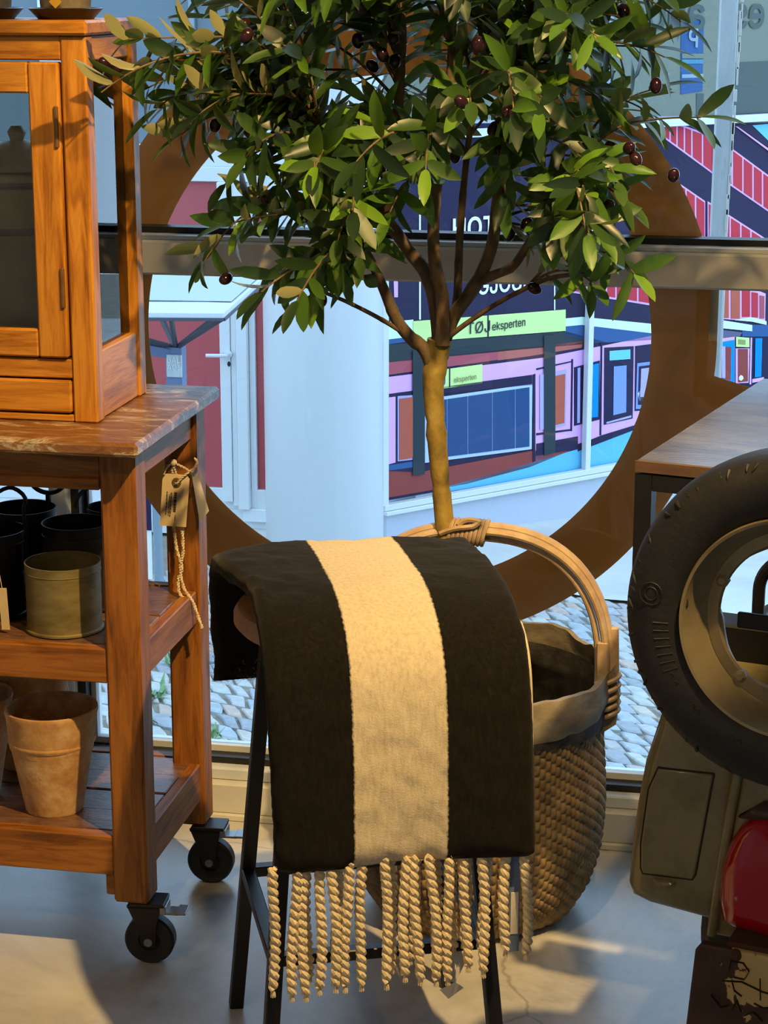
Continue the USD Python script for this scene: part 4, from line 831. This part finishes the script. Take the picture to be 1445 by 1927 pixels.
def band(r0, z0, z1f, th, wob, m, name):
    prof = []; zz_ = np.linspace(0, 1, 9)
    P_ = np.zeros((18, len(k), 3))
    for i in range(18):
        t_ = zz_[i] if i < 9 else zz_[17 - i]; o = 0 if i < 9 else -th
        z_ = z0(k) * (1 - t_) + z1f(k) * t_; rr = r0(t_) + o + wob * (meshkit.noise(np.c_[np.cos(k) * 6, np.sin(k) * 6, np.full(len(k), t_ * 3.)]) - .5)
        P_[i] = np.c_[rr * np.cos(k), rr * np.sin(k), z_]
    v, f = grid(P_, closed_u=True, closed_v=True); return part(b, name, (v + BC, f), m, smooth=60)
band(lambda t_: .2205 + .002 * math.sin(t_ * 3), lambda a: .352 + 0 * a + .004 * np.sin(5 * a), lambda a: .385 + 0 * a, .012, .004, 'basket_dark', 'dark_band')
band(lambda t_: .222 + .006 * math.sin(t_ * 3.1), lambda a: .372 + .004 * np.sin(3 * a + 1), lambda a: rimz(a) + .0045 * (meshkit.noise(np.c_[np.cos(a) * 8, np.sin(a) * 8, 0 * a]) - .5) * (1 + 2 * (np.sin(a) > 0)), .010, .006, 'basket_band', 'rim_band')
part(b, 'soil', lathe([(0, .285), (.12, .282), (.199, .272), (.199, .25), (0, .25)], 48, BC), 'soil', label='dark soil deep inside the basket')
# handle: two bent canes side by side with a bound crown and lashed feet
def arch(dx, dy, dr, zt):
    a = np.linspace(math.pi, 0, 40); xx = (.214 + dr) * np.sign(np.cos(a)) * np.abs(np.cos(a)) ** .82; zz_ = .44 + (zt - .44) * np.sin(a) ** .86
    m = np.c_[BC[0] + xx + dx, np.full(40, BC[1] + dy), zz_]; return np.vstack([[m[0] - [0, 0, .05]], m, [m[-1] - [0, 0, .05]]])
hd1 = part(b, 'handle', tube(arch(0, -.008, .004, .668), .0092, 10, flat=.75), 'cane'); part(hd1, 'cane', tube(arch(.0, .003, .011, .676), .0088, 10, flat=.75), 'cane'); part(hd1, 'cane', tube(arch(0, -.001, -.010, .655), .0075, 10, flat=.75), 'cane')
bd = []
for s in np.linspace(-.045, .012, 9): a = np.linspace(0, 2 * np.pi, 17); bd.append(tube(np.c_[np.full(17, BC[0] + s) + .005 * np.sin(a), BC[1] - .002 + .019 * np.cos(a), .664 + .021 * np.sin(a)], .0036, 6))
bd.append(tube(smoothpath([(BC[0] - .06, BC[1] - .02, .664), (BC[0] - .03, BC[1] - .025, .676), (BC[0] - .005, BC[1] - .024, .680), (BC[0] + .006, BC[1] - .024, .688), (BC[0] - .010, BC[1] - .02, .690), (BC[0] - .03, BC[1] - .02, .680)], 24), .0045, 6))
part(hd1, 'binding', cat(bd), 'cane')
for s in (-1, 1):
    x = BC[0] + s * .226
    part(b, 'handle_foot', cat([bar((x - s * .012, BC[1] - .012, .375), (x - s * .014, BC[1] - .012, .490), .018, .012), bar((x + s * .008, BC[1] + .002, .40), (x + s * .004, BC[1] + .002, .512), .013, .012)]), 'cane')
    lug = []
    for z in (.365, .378, .392, .408, .424): a = np.linspace(0, 2 * np.pi, 15); lug.append(tube(np.c_[x - s * .004 + .019 * np.cos(a), BC[1] - .006 + .022 * np.sin(a), z + .008 * np.cos(a) * s], .0042, 6))
    part(b, 'lashing', cat(lug), 'cane')
    part(b, 'corner_lug', hullof([(x + s * dx, BC[1] + dy, z) for dx, z in ((-.008, .335), (.012, .35), (.016, .40), (.008, .45), (-.006, .43)) for dy in (-.02, .012)]), 'basket_band')

# ---------------------------------------------------------------- olive tree
ot = thing('olive_tree', 'artificial olive tree with a bushy crown and dark olives growing from the basket', 'tree', (BC[0] - .03, BC[1], .33))
TY = 3.28
def P3(x, z, y=TY): return np.array([x, y, z])
trunk = smoothpath([P3(-.515, .32), P3(-.525, .58), P3(-.534, .664), P3(-.543, .754), P3(-.551, .843), P3(-.556, .914), P3(-.550, .955), P3(-.546, .985)], 60)
tr_ = np.interp(np.linspace(0, 1, 60), [0, .3, .62, .85, 1], [.022, .018, .0155, .017, .020]); tr_ = tr_ + .0018 * np.sin(np.arange(60) * 1.3) * (np.arange(60) % 9 < 3)
part(ot, 'trunk', tube(trunk, tr_, 16), 'bark_lit_ochre', label='lower trunk, ochre bark with yellow lamplight in its colour')
LIMBS = [
    ([(-.556, .925, 0), (-.569, .970, -.01), (-.590, .990, -.02), (-.609, 1.017, -.03), (-.627, 1.069, -.05), (-.640, 1.110, -.07), (-.66, 1.16, -.10)], .0125, .006),
    ([(-.545, .98, 0), (-.552, 1.04, .0), (-.566, 1.088, .0), (-.596, 1.130, -.01), (-.627, 1.180, -.03), (-.668, 1.222, -.05), (-.690, 1.26, -.07), (-.72, 1.33, -.10)], .0135, .006),
    ([(-.627, 1.180, -.03), (-.628, 1.248, -.03), (-.618, 1.298, -.03), (-.605, 1.38, -.04), (-.60, 1.50, -.05)], .0105, .006),
    ([(-.540, .98, -.012), (-.538, 1.054, -.02), (-.548, 1.105, -.03), (-.552, 1.156, -.03), (-.548, 1.21, -.04), (-.53, 1.32, -.05), (-.52, 1.45, -.06)], .0120, .006),
    ([(-.545, .955, .01), (-.526, 1.02, .01), (-.50, 1.058, .01), (-.479, 1.095, .01), (-.460, 1.150, .0), (-.452, 1.21, -.02), (-.44, 1.32, -.04), (-.42, 1.46, -.06)], .0125, .006),
    ([(-.490, 1.078, .01), (-.455, 1.094, .0), (-.430, 1.106, -.01), (-.405, 1.14, -.02), (-.37, 1.20, -.05), (-.33, 1.27, -.08)], .0085, .004),
    ([(-.533, 1.0, .015), (-.520, 1.06, .02), (-.518, 1.131, .02), (-.514, 1.20, .02), (-.505, 1.32, .04), (-.49, 1.44, .06)], .0075, .004),
    ([(-.537, .985, .0), (-.48, 1.030, -.02), (-.415, 1.072, -.05), (-.347, 1.104, -.08), (-.27, 1.115, -.12)], .0045, .003),
    ([(-.59, .99, -.02), (-.65, 1.035, -.06), (-.71, 1.07, -.10), (-.77, 1.095, -.14)], .0040, .0025),
]
limb_nodes = []
for pts, r0, r1 in LIMBS:
    q = smoothpath([P3(a, z, TY + dy) for a, z, dy in pts], 34); rr = np.linspace(r0, r1, 34) * (1 + .10 * (np.arange(34) % 8 == 0)); part(ot, 'limb', tube(q, rr, 11), 'bark_brown')
    limb_nodes += [(p, i / 33) for i, p in enumerate(q) if i > 8]
LN = np.array([p for p, _ in limb_nodes])
def inside(x, z):
    e = lambda cx, cz, rx, rz: ((x - cx) / rx) ** 2 + ((z - cz) / rz) ** 2 < 1
    return e(-.57, 1.50, .42, .27) or e(-.80, 1.42, .22, .12) or e(-.72, 1.19, .20, .09) or e(-.36, 1.27, .18, .13) or e(-.76, 1.14, .10, .04)
tw = []
while len(tw) < 150:
    x, z, y = rng.uniform(-1.0, -.12), rng.uniform(1.04, 1.75), rng.uniform(2.93, 3.46)
    if not inside(x, z): continue
    if z < 1.22 and abs(x + .52) < .10: continue
    tw.append((np.array([x, y, z]), None))
EXP = [((-.135, 3.16, 1.362), (-.36, 3.2, 1.27), 'end'), ((-.225, 3.15, 1.128), (-.40, 3.24, 1.10), 'end'), ((-.285, 3.13, 1.112), (-.42, 3.2, 1.09), 'end'), ((-.895, 3.12, 1.130), (-.70, 3.16, 1.155), 'end'), ((-.80, 3.12, 1.085), (-.66, 3.18, 1.105), 'end'), ((-.74, 3.10, 1.07), (-.62, 3.2, 1.09), 'end'),
       ((-.975, 3.02, 1.475), (-.78, 3.08, 1.43), 'end'), ((-.975, 3.03, 1.43), (-.76, 3.08, 1.41), 'end'), ((-.945, 3.06, 1.37), (-.74, 3.12, 1.36), 'end'), ((-.92, 3.10, 1.33), (-.72, 3.15, 1.35), 'end'), ((-.84, 3.06, 1.26), (-.68, 3.14, 1.30), 'end'), ((-.77, 3.10, 1.24), (-.65, 3.16, 1.26), 'end'),
       ((-.19, 3.14, 1.45), (-.36, 3.2, 1.36), 'end'), ((-.17, 3.18, 1.50), (-.36, 3.2, 1.42), 'end'), ((-.24, 3.12, 1.24), (-.38, 3.2, 1.22), 'end'), ((-.27, 3.05, 1.20), (-.40, 3.15, 1.20), 'end'), ((-.30, 3.10, 1.30), (-.42, 3.2, 1.26), 'end')]
for a, s, _ in EXP: tw.append((np.array(a), np.array(s)))
def leaf(base, d, nrm, L, W, curl, fold):
    d = d / np.linalg.norm(d); nrm = nrm - d * (nrm @ d); nrm /= np.linalg.norm(nrm); s = np.cross(d, nrm)
    tl = np.array([0, .10, .28, .5, .72, .9, 1.0]); wd = np.array([.06, .30, .42, .50, .43, .20, 0.0]) * W
    mid = base + np.outer(tl * L, d) - np.outer(curl * L * tl ** 2, nrm)
    lf, rt = mid + np.outer(wd, s) + np.outer(wd * fold, nrm), mid - np.outer(wd, s) + np.outer(wd * fold, nrm)
    v = np.vstack([mid, lf, rt]); n = len(tl); f = []
    for i in range(n - 1): f += [[i, i + 1, n + i + 1], [i, n + i + 1, n + i], [i, 2 * n + i, 2 * n + i + 1], [i, 2 * n + i + 1, i + 1]]
    return v, np.array(f)[:, ::-1]
leaves, twigs, olives = [], [], []
for tgt, src in tw:
    if src is None:
        c0 = tgt - np.array([-.53, 3.24, 1.25]); near = LN[np.argmin(np.linalg.norm(LN - (tgt - c0 * .45), axis=1) + np.where(LN[:, 2] > tgt[2] + .03, .15, 0))]
    else: near = LN[np.argmin(np.linalg.norm(LN - src, axis=1))]
    d0 = tgt - near; L0 = np.linalg.norm(d0)
    if L0 < .06: continue
    midp = near + d0 * .5 + np.array([0, 0, .035 * L0 / .2]) + rng.normal(0, .012, 3)
    q = smoothpath([near, midp, tgt + np.array([0, 0, -.01])], 24); q[:, 1] = np.minimum(q[:, 1], 3.50)
    twigs.append(tube(q, np.linspace(.0030, .0011, 24), 6))
    seg = np.r_[0, np.cumsum(np.linalg.norm(np.diff(q, axis=0), axis=1))]; start = max(seg[-1] - .24, .03); ph = rng.random() * 3.14
    s_ = start; kk = 0
    while s_ < seg[-1]:
        p = np.array([np.interp(s_, seg, q[:, i]) for i in range(3)]); t_ = np.array([np.interp(s_ + .01, seg, q[:, i]) - np.interp(s_ - .01, seg, q[:, i]) for i in range(3)]); t_ /= np.linalg.norm(t_) + 1e-9
        a = np.cross(t_, [0, 0, 1.0]); a /= np.linalg.norm(a) + 1e-9; bb = np.cross(a, t_); ang = ph + kk * 1.57 + rng.normal(0, .3)
        for sg in (1, -1):
            if rng.random() < .1: continue
            rd = (a * math.cos(ang) + bb * math.sin(ang)) * sg; dd = t_ * .75 + rd * (.8 + .3 * rng.random()) + rng.normal(0, .18, 3) + np.array([0, 0, -.10])
            nr = t_ - rd * .4 + np.array([0, -.15, .9]) + rng.normal(0, .35, 3)
            leaves.append((p + rd * .001, dd, nr, rng.uniform(.052, .084), rng.uniform(.016, .025), rng.uniform(-.05, .35), rng.uniform(.1, .5)))
        if rng.random() < .055: olives.append(p + rng.normal(0, .006, 3) + [0, -.012, -.022])
        s_ += rng.uniform(.020, .032); kk += 1
    leaves.append((q[-1], q[-1] - q[-3], np.array([0, -.2, 1.0]), rng.uniform(.05, .075), .02, .15, .3))
leaves = [l for l in leaves if l[0][2] < 1.9]
out = []
for l in leaves:
    vv, ff = leaf(*l)
    if vv[:, 0].min() < -1.026 or vv[:, 1].max() > 3.535: continue
    ctr = vv.mean(0) - [0, 0, EYE]; zc_ = ctr @ FW; px, py = 722.5 + F * (ctr @ RT) / zc_, 963.5 - F * (ctr @ UP) / zc_
    out.append((zc_ + (0 if py > -10 else 50), vv, ff, LEAFM[int(rng.choice(5, p=[.3, .28, .17, .15, .10]))]))
out.sort(key=lambda o: o[0])
for o in out[:300]: part(ot, 'leaf', (o[1], o[2]), o[3], smooth=True)
gr = {}
for o in out[300:]: gr.setdefault(o[3], []).append((o[1], o[2]))
for m, g in sorted(gr.items()): part(ot, 'foliage', cat(g), m, smooth=True, kind='stuff')
part(ot, 'twigs', cat(twigs), 'bark_brown', kind='stuff')
olives += [np.array(p) for p in [(-.858, 3.12, 1.098), (-.17, 3.12, 1.27), (-.235, 3.1, 1.31), (-.225, 3.1, 1.295), (-.265, 3.1, 1.225), (-.29, 3.1, 1.245), (-.20, 3.12, 1.40), (-.27, 3.1, 1.47), (-1.005, 3.0, 1.43), (-.985, 3.0, 1.425), (-.80, 3.05, 1.47), (-.47, 3.0, 1.38), (-.45, 3.02, 1.46), (-.77, 3.12, 1.21), (-.79, 3.12, 1.225)]]
for p in olives:
    if p[1] > 3.5 or p[0] < -1.02: continue
    v, f = arr(trimesh.creation.icosphere(2)); d = rng.normal(0, .3, 2)
    v = v * [.0092, .0092, .0125]; Rm = trimesh.transformations.euler_matrix(d[0] * 2, d[1] * 2, 0)[:3, :3]
    part(ot, 'olive', (v @ Rm.T + p, f), 'olive_fruit', smooth=True)

# ---------------------------------------------------------------- scooter at the right edge
ANG = -14.0; SP = np.array([.027, 2.4393, 0.0])
sc = thing('motor_scooter', 'olive-brown vintage scooter seen from behind with spare wheel and red tail lamp', 'scooter', SP, ANG)
def S(mesh): return xf(mesh, sc.M)       # local: x right, y away, z up
def so(pts_xoz): return pts_xoz
cowl = [(-.150, .655), (-.172, .640), (-.196, .554), (-.205, .493), (-.211, .43), (-.214, .379), (-.207, .361), (-.181, .353), (-.085, .345), (-.060, .40), (-.055, .655)]
for s in (1, -1):
    v, f = rounded(cowl, .46, .035); v = v + [-.012, .072, 0]
    if s < 0: v[:, 0] = .04 - v[:, 0]; f = f[:, ::-1]
    cw = part(sc, 'side_cowl', S((v, f)), 'scooter_paint', smooth=40)
    pn = [(-.172, .556), (-.098, .560), (-.100, .545), (-.109, .507), (-.117, .417), (-.121, .409), (-.188, .405), (-.191, .412), (-.192, .447), (-.184, .525)]
    m = rounded([(x, z) for x, z in pn], .012, .004, 4); g = rounded(list(Polygon(pn).buffer(.0016).exterior.coords), .012, .0005, 1)
    for q, off, mt, nm in ((g, .0705, 'seam_dark', 'panel_seam'), (m, .0685, 'scooter_paint', 'panel')):
        v, f = q; v = v + [-.010, off, 0]
        if s < 0: v = v.copy(); v[:, 0] = .04 - v[:, 0]; f = f[:, ::-1]
        part(cw, nm, S((v, f)), mt, smooth=40)
    dent = tube(smoothpath([(-.183, .066, .404), (-.170, .062, .400), (-.158, .062, .401), (-.152, .064, .405)], 12), [.001, .003, .004, .004, .005, .005, .005, .005, .004, .004, .003, .001], 8)
    if s > 0: part(cw, 'latch_lip', S(dent), 'scooter_paint')
tail = [(-.094, .344), (-.088, .40), (-.072, .575), (-.062, .648), (.102, .648), (.112, .575), (.128, .40), (.134, .344)]
v, f = rounded(tail, .52, .012); part(sc, 'tail_body', S((v + [0, .050, 0], f)), 'scooter_paint', smooth=40)
for s in (1, -1):
    q = smoothpath([(-.066, .050, .610), (-.072, .048, .560), (-.082, .047, .480), (-.095, .047, .348)], 30)
    if s < 0: q = q * [-1, 1, 1] + [.04, 0, 0]
    part(sc, 'ridge', S(tube(q, .0065, 12)), 'scooter_paint')
lens = [(x - .014, z - .012) for x, z in [(-.072, .424), (-.070, .461), (-.061, .495), (-.047, .522), (-.018, .546), (.02, .554), (.058, .546), (.087, .522), (.101, .495), (.110, .461), (.112, .424), (.106, .390), (.09, .381), (.02, .374), (-.05, .381), (-.066, .390)]]
tl = part(sc, 'tail_lamp', S((lambda m: (m[0] * [1, 1, 1] + [0, .004, 0], m[1]))(rounded(lens, .06, .045, 9))), 'lens_red', smooth=60)
hood = [(x * 1.06 - .0012, z * 1.0 + .010) for x, z in lens if z > .49]
part(tl, 'hood', S((lambda m: (m[0] + [0, .022, 0], m[1]))(rounded(hood, .045, .02, 5))), 'lamp_hood')
for x, z in ((-.052, .424),): part(tl, 'screw', S(lathe([(0, 0), (.006, 0), (.006, .004), (.003, .006), (0, .006)], 14, M=np.array([[1, 0, 0, x], [0, 0, -1, .012], [0, 1, 0, z], [0, 0, 0, 1.]]))), 'zinc')
# number plate with flaked paint
mat('plate_flaked', {'t': ('texture_coordinate', {}), 'n': ('noise_texture', dict(scale=30., detail=7., roughness=.6, distortion=.6)), 'n2': ('noise_texture', dict(scale=13., detail=3.)), 'ad': ('math', dict(math_type='add')), 's': ('separate_xyz', {}),
     'mx_': ('map_range', dict(from_min=-.075, from_max=-.035, to_min=-.25, to_max=.10, clamp=True)), 'mz': ('map_range', dict(from_min=.25, from_max=.305, to_min=-.4, to_max=.03, clamp=True)), 'a2': ('math', dict(math_type='add')), 'a3': ('math', dict(math_type='add')),
     'st': ('map_range', dict(from_min=.50, from_max=.52, to_min=0., to_max=1., clamp=True)), 'rr': ('rgb_ramp', {'ramp': [(.3, (.028, .012, .007)), (.6, (.055, .026, .014)), (.8, (.09, .045, .02))]}), 'mx': ('mix', {'color2': (.50, .36, .15)}), 'p': ('principled_bsdf', dict(roughness=.6)), 'b': ('bump', dict(strength=.6, distance=.002))},
    [('t.object', 'n.vector'), ('t.object', 'n2.vector'), ('t.object', 's.vector'), ('s.x', 'mx_.value'), ('s.z', 'mz.value'), ('n.fac', 'ad.value1'), ('mx_.result', 'ad.value2'), ('ad.value', 'a2.value1'), ('mz.result', 'a2.value2'), ('a2.value', 'st.value'), ('n2.fac', 'rr.fac'), ('rr.color', 'mx.color1'), ('st.result', 'mx.fac'), ('mx.color', 'p.base_color'), ('st.result', 'b.height'), ('b.normal', 'p.normal')])
pl_ = [(-.108, .195), (-.106, .25), (-.098, .355), (-.090, .366), (.13, .366), (.138, .355), (.146, .25), (.148, .195)]
v, f = rounded(pl_, .012, .004, 4); pp_ = part(sc, 'number_plate', S((v + [0, -.020, 0], f)), 'plate_flaked', label='rusty plate with flaking cream paint')
def stroke(pts, w_): return tube(np.array([(x, -.0212, z) for x, z in pts]), w_, 6, flat=.18)
for pts in ([(-.052, .338), (-.050, .352), (-.034, .352), (-.026, .342), (-.032, .330), (-.045, .330)], [(-.060, .322), (-.035, .326), (-.008, .318), (.02, .316)], [(-.048, .326), (-.044, .312), (-.034, .306)], [(-.012, .335), (-.010, .306)], [(-.074, .30), (-.060, .285), (-.05, .29)], [(-.046, .284), (-.040, .300), (-.034, .284)], [(-.018, .30), (-.006, .296), (.012, .302)], [(-.03, .28), (-.018, .288), (-.006, .278)]):
    part(pp_, 'letter_stroke', S(stroke(pts, .0030)), 'seam_dark')
part(pp_, 'bolt', S(lathe([(0, 0), (.008, 0), (.008, .004), (.004, .007), (0, .007)], 14, M=np.array([[1, 0, 0, -.045], [0, 0, -1, -.018], [0, 1, 0, .360], [0, 0, 0, 1.]]))), 'rust')
part(sc, 'plate_bracket', S(cat([box(-.06, .10, -.012, .06, .350, .372), box(-.02, .06, -.010, .09, .30, .33)])), 'rust')
# rear wheel and stand, so that it stands on the floor
def wheel(y0, zc_, parent, names, nubs=True):
    A_ = np.array([[1, 0, 0, .010], [0, 0, 1, y0], [0, 1, 0, zc_], [0, 0, 0, 1.]])     # lathe z becomes depth
    ty = [(.132, -.036), (.140, -.044), (.155, -.050), (.175, -.053), (.192, -.048), (.203, -.040), (.210, -.024), (.212, 0), (.210, .024), (.203, .040), (.192, .048), (.175, .053), (.155, .050), (.140, .044), (.132, .036), (.130, 0)]
    v, f = lathe(ty + [ty[0]], 120); a = np.arctan2(v[:, 1], v[:, 0]); r_ = np.hypot(v[:, 0], v[:, 1])
    ty_ = part(parent, names[0], S(xf((v, f[:, ::-1]), A_)), 'tyre', smooth=50)
    return A_, ty_
sw = part(sc, 'spare_wheel', S(lathe([(.099, .010), (.112, .008), (.113, .002), (.099, .000), (.097, .005), (.099, .010)], 72, M=np.array([[1, 0, 0, .010], [0, 0, 1, -.010], [0, 1, 0, .803], [0, 0, 0, 1.]]))), 'rim_paint', label='cream-brown spare wheel with cracked black tyre')
A_, ty_ = wheel(0.0, .803, sw, ('tyre',))
rim = [(.1335, -.034), (.1370, -.046), (.1355, -.051), (.1320, -.050), (.1290, -.042), (.1255, -.032), (.1225, -.024), (.1205, -.022), (.1175, -.014), (.1130, -.006), (.108, -.004), (.100, -.005), (.097, -.002), (.097, .003), (.108, .004), (.1175, .01), (.1205, .02), (.129, .036), (.1335, .034), (.130, .0)]
v, f = lathe(rim + [rim[0]], 120); a = np.arctan2(v[:, 1], v[:, 0]); r_ = np.hypot(v[:, 0], v[:, 1])
bite = .0025 * np.sin(a * 5 + 1) + .006 * np.exp(-((np.angle(np.exp(1j * (a - 3.05)))) / .12) ** 2); sel = r_ < .101
v[:, :2] *= np.where(sel, (r_ + bite) / r_, 1)[:, None]
part(sw, 'rim', S(xf((v, f[:, ::-1]), A_)), 'rim_paint', smooth=40)
for k in range(5):
    a = math.radians(157 + 72 * k); part(sw, 'nut', S(xf(lathe([(0, -.010), (.0045, -.010), (.0085, -.006), (.0092, 0), (0, 0)], 6, (.1035 * math.cos(a), .1035 * math.sin(a), -.004)), A_)), 'rim_paint', smooth=20)
part(sw, 'bolt_hole', S(xf(lathe([(0, -.0008), (.0055, -.0008), (.0055, .0), (0, .0)], 20, (-.068, .103 - .022, -.0055)), A_)), 'white_frame', smooth=False, label='bright punched hole in the rim')
part(sw, 'valve_slot', S(xf(box(-.1305, -.1275, .012, .034, -.0445, -.040, .001), A_)), 'seam_dark')
nb = []
for k in range(76):
    a = k * 2 * np.pi / 76 + rng.normal(0, .01); l = .006 + .005 * rng.random(); rr = .2035; y_ = -.040 + .006 * rng.random()
    q0 = np.array([rr * math.cos(a), rr * math.sin(a), y_]); a2 = a + .035 * rng.normal(); q1 = np.array([(rr - l) * math.cos(a2), (rr - l) * math.sin(a2), y_ - .008]); nb.append(tube([q0, (q0 + q1) / 2 - [0, 0, .002], q1], [.0024, .0018, .0008], 5))
part(sw, 'tread_nubs', S(xf(cat(nb), A_)), 'tyre', kind='stuff')
rb = []
for k in range(7): a = math.radians(184 + 3.6 * k); rb.append(tube([(.150 * math.cos(a), .150 * math.sin(a), -.0485), (.168 * math.cos(a - .01), .168 * math.sin(a - .01), -.0525)], .0012, 5))
for r0 in (.008, .014): a = np.linspace(0, 2 * np.pi, 25); rb.append(tube(np.c_[-.171 + r0 * np.cos(a), .026 + r0 * np.sin(a), np.full(25, -.0528)], .0008, 5))
for a0, a1, r0 in ((205, 214, .160), (216, 221, .168), (222, 229, .158), (232, 240, .165), (243, 252, .157), (150, 156, .165)): a = np.radians(np.linspace(a0, a1, 9)); rr = r0 + .004 * np.sin(np.arange(9) * 1.9); rb.append(tube(np.c_[rr * np.cos(a), rr * np.sin(a), np.full(9, -.0508)], .0007, 5))
for q in rb: part(sw, 'sidewall_rib', S(xf(q, A_)), 'tyre')
part(sc, 'wheel_carrier', S(cat([tube([(.010, .012, .803), (.015, .09, .70), (.02, .16, .64)], .014, 12), box(-.07, .09, .010, .016, .78, .80), box(.0, .02, .010, .016, .70, .90)])), 'black_steel')
rw = part(sc, 'rear_wheel', S(xf(lathe([(0, -.02), (.10, -.02), (.13, -.035), (.13, .035), (.10, .02), (0, .02)], 48), np.array([[1, 0, 0, .02], [0, 0, 1, .36], [0, 1, 0, .212], [0, 0, 0, 1.]]))), 'rim_paint')
v, f = lathe([(.132, -.036), (.155, -.050), (.192, -.048), (.210, -.024), (.212, 0), (.210, .024), (.192, .048), (.155, .050), (.132, .036), (.130, 0), (.132, -.036)], 72); part(rw, 'tyre', S(xf((v, f[:, ::-1]), np.array([[1, 0, 0, .02], [0, 0, 1, .36], [0, 1, 0, .212], [0, 0, 0, 1.]]))), 'tyre')
for x in (-.12, .16): part(sc, 'stand_leg', S(tube([(x * .6, .50, .36), (x, .52, .008)], .010, 8)), 'black_steel')

# black frame with a wooden board resting on the scooter
rk = thing('steel_rack', 'black steel frame with a grey-brown wooden board standing on the scooter', 'rack', SP + [0, 0, .65], ANG)
RY0, RY1, RX0, RX1 = .25, .905, -.284, .40
part(rk, 'board', S(box(RX0, RX1, RY0, RY1, .9035, .9205, .003)), 'rack_wood')
part(rk, 'board_edge', S(box(RX0, RX1, RY0 - .0015, RY0 + .0005, .904, .920, .0005)), 'rack_edge')
for x in (RX0, RX1 - .024):
    for y in (RY0, RY1 - .024): part(rk, 'leg', S(box(x, x + .024, y, y + .024, .6632 if y > RY0 + .1 or x > 0 else .6632, .902, .001)), 'black_steel')
for y in (RY0, RY1 - .024): part(rk, 'top_rail', S(box(RX0 + .024, RX1 - .024, y, y + .024, .879, .902, .001)), 'black_steel')
for x in (RX0, RX1 - .024): part(rk, 'top_rail', S(box(x, x + .024, RY0 + .024, RY1 - .024, .879, .902, .001)), 'black_steel')
part(rk, 'base_beam', S(box(RX0 + .024, RX1 - .024, RY0 + .001, RY0 + .06, .6495, .704, .003)), 'black_steel'); part(rk, 'base_beam', S(box(RX0 + .024, RX1 - .024, RY1 - .05, RY1 - .002, .664, .690, .002)), 'black_steel')
aa = np.linspace(0, math.pi, 22); part(rk, 'hoop', S(tube(np.vstack([[(-.112, .275, .703)], np.c_[-.062 - .05 * np.cos(aa), np.full(22, .275), .752 + .05 * np.sin(aa)], [(-.012, .275, .703)]]), .0085, 10)), 'black_steel')
part(rk, 'brace', S(tube([(RX0 + .06, RY1 - .03, .69), (.12, RY1 - .03, .89)], .004, 8)), 'black_steel')

stage.SetDefaultPrim(stage.GetPrimAtPath('/World'))
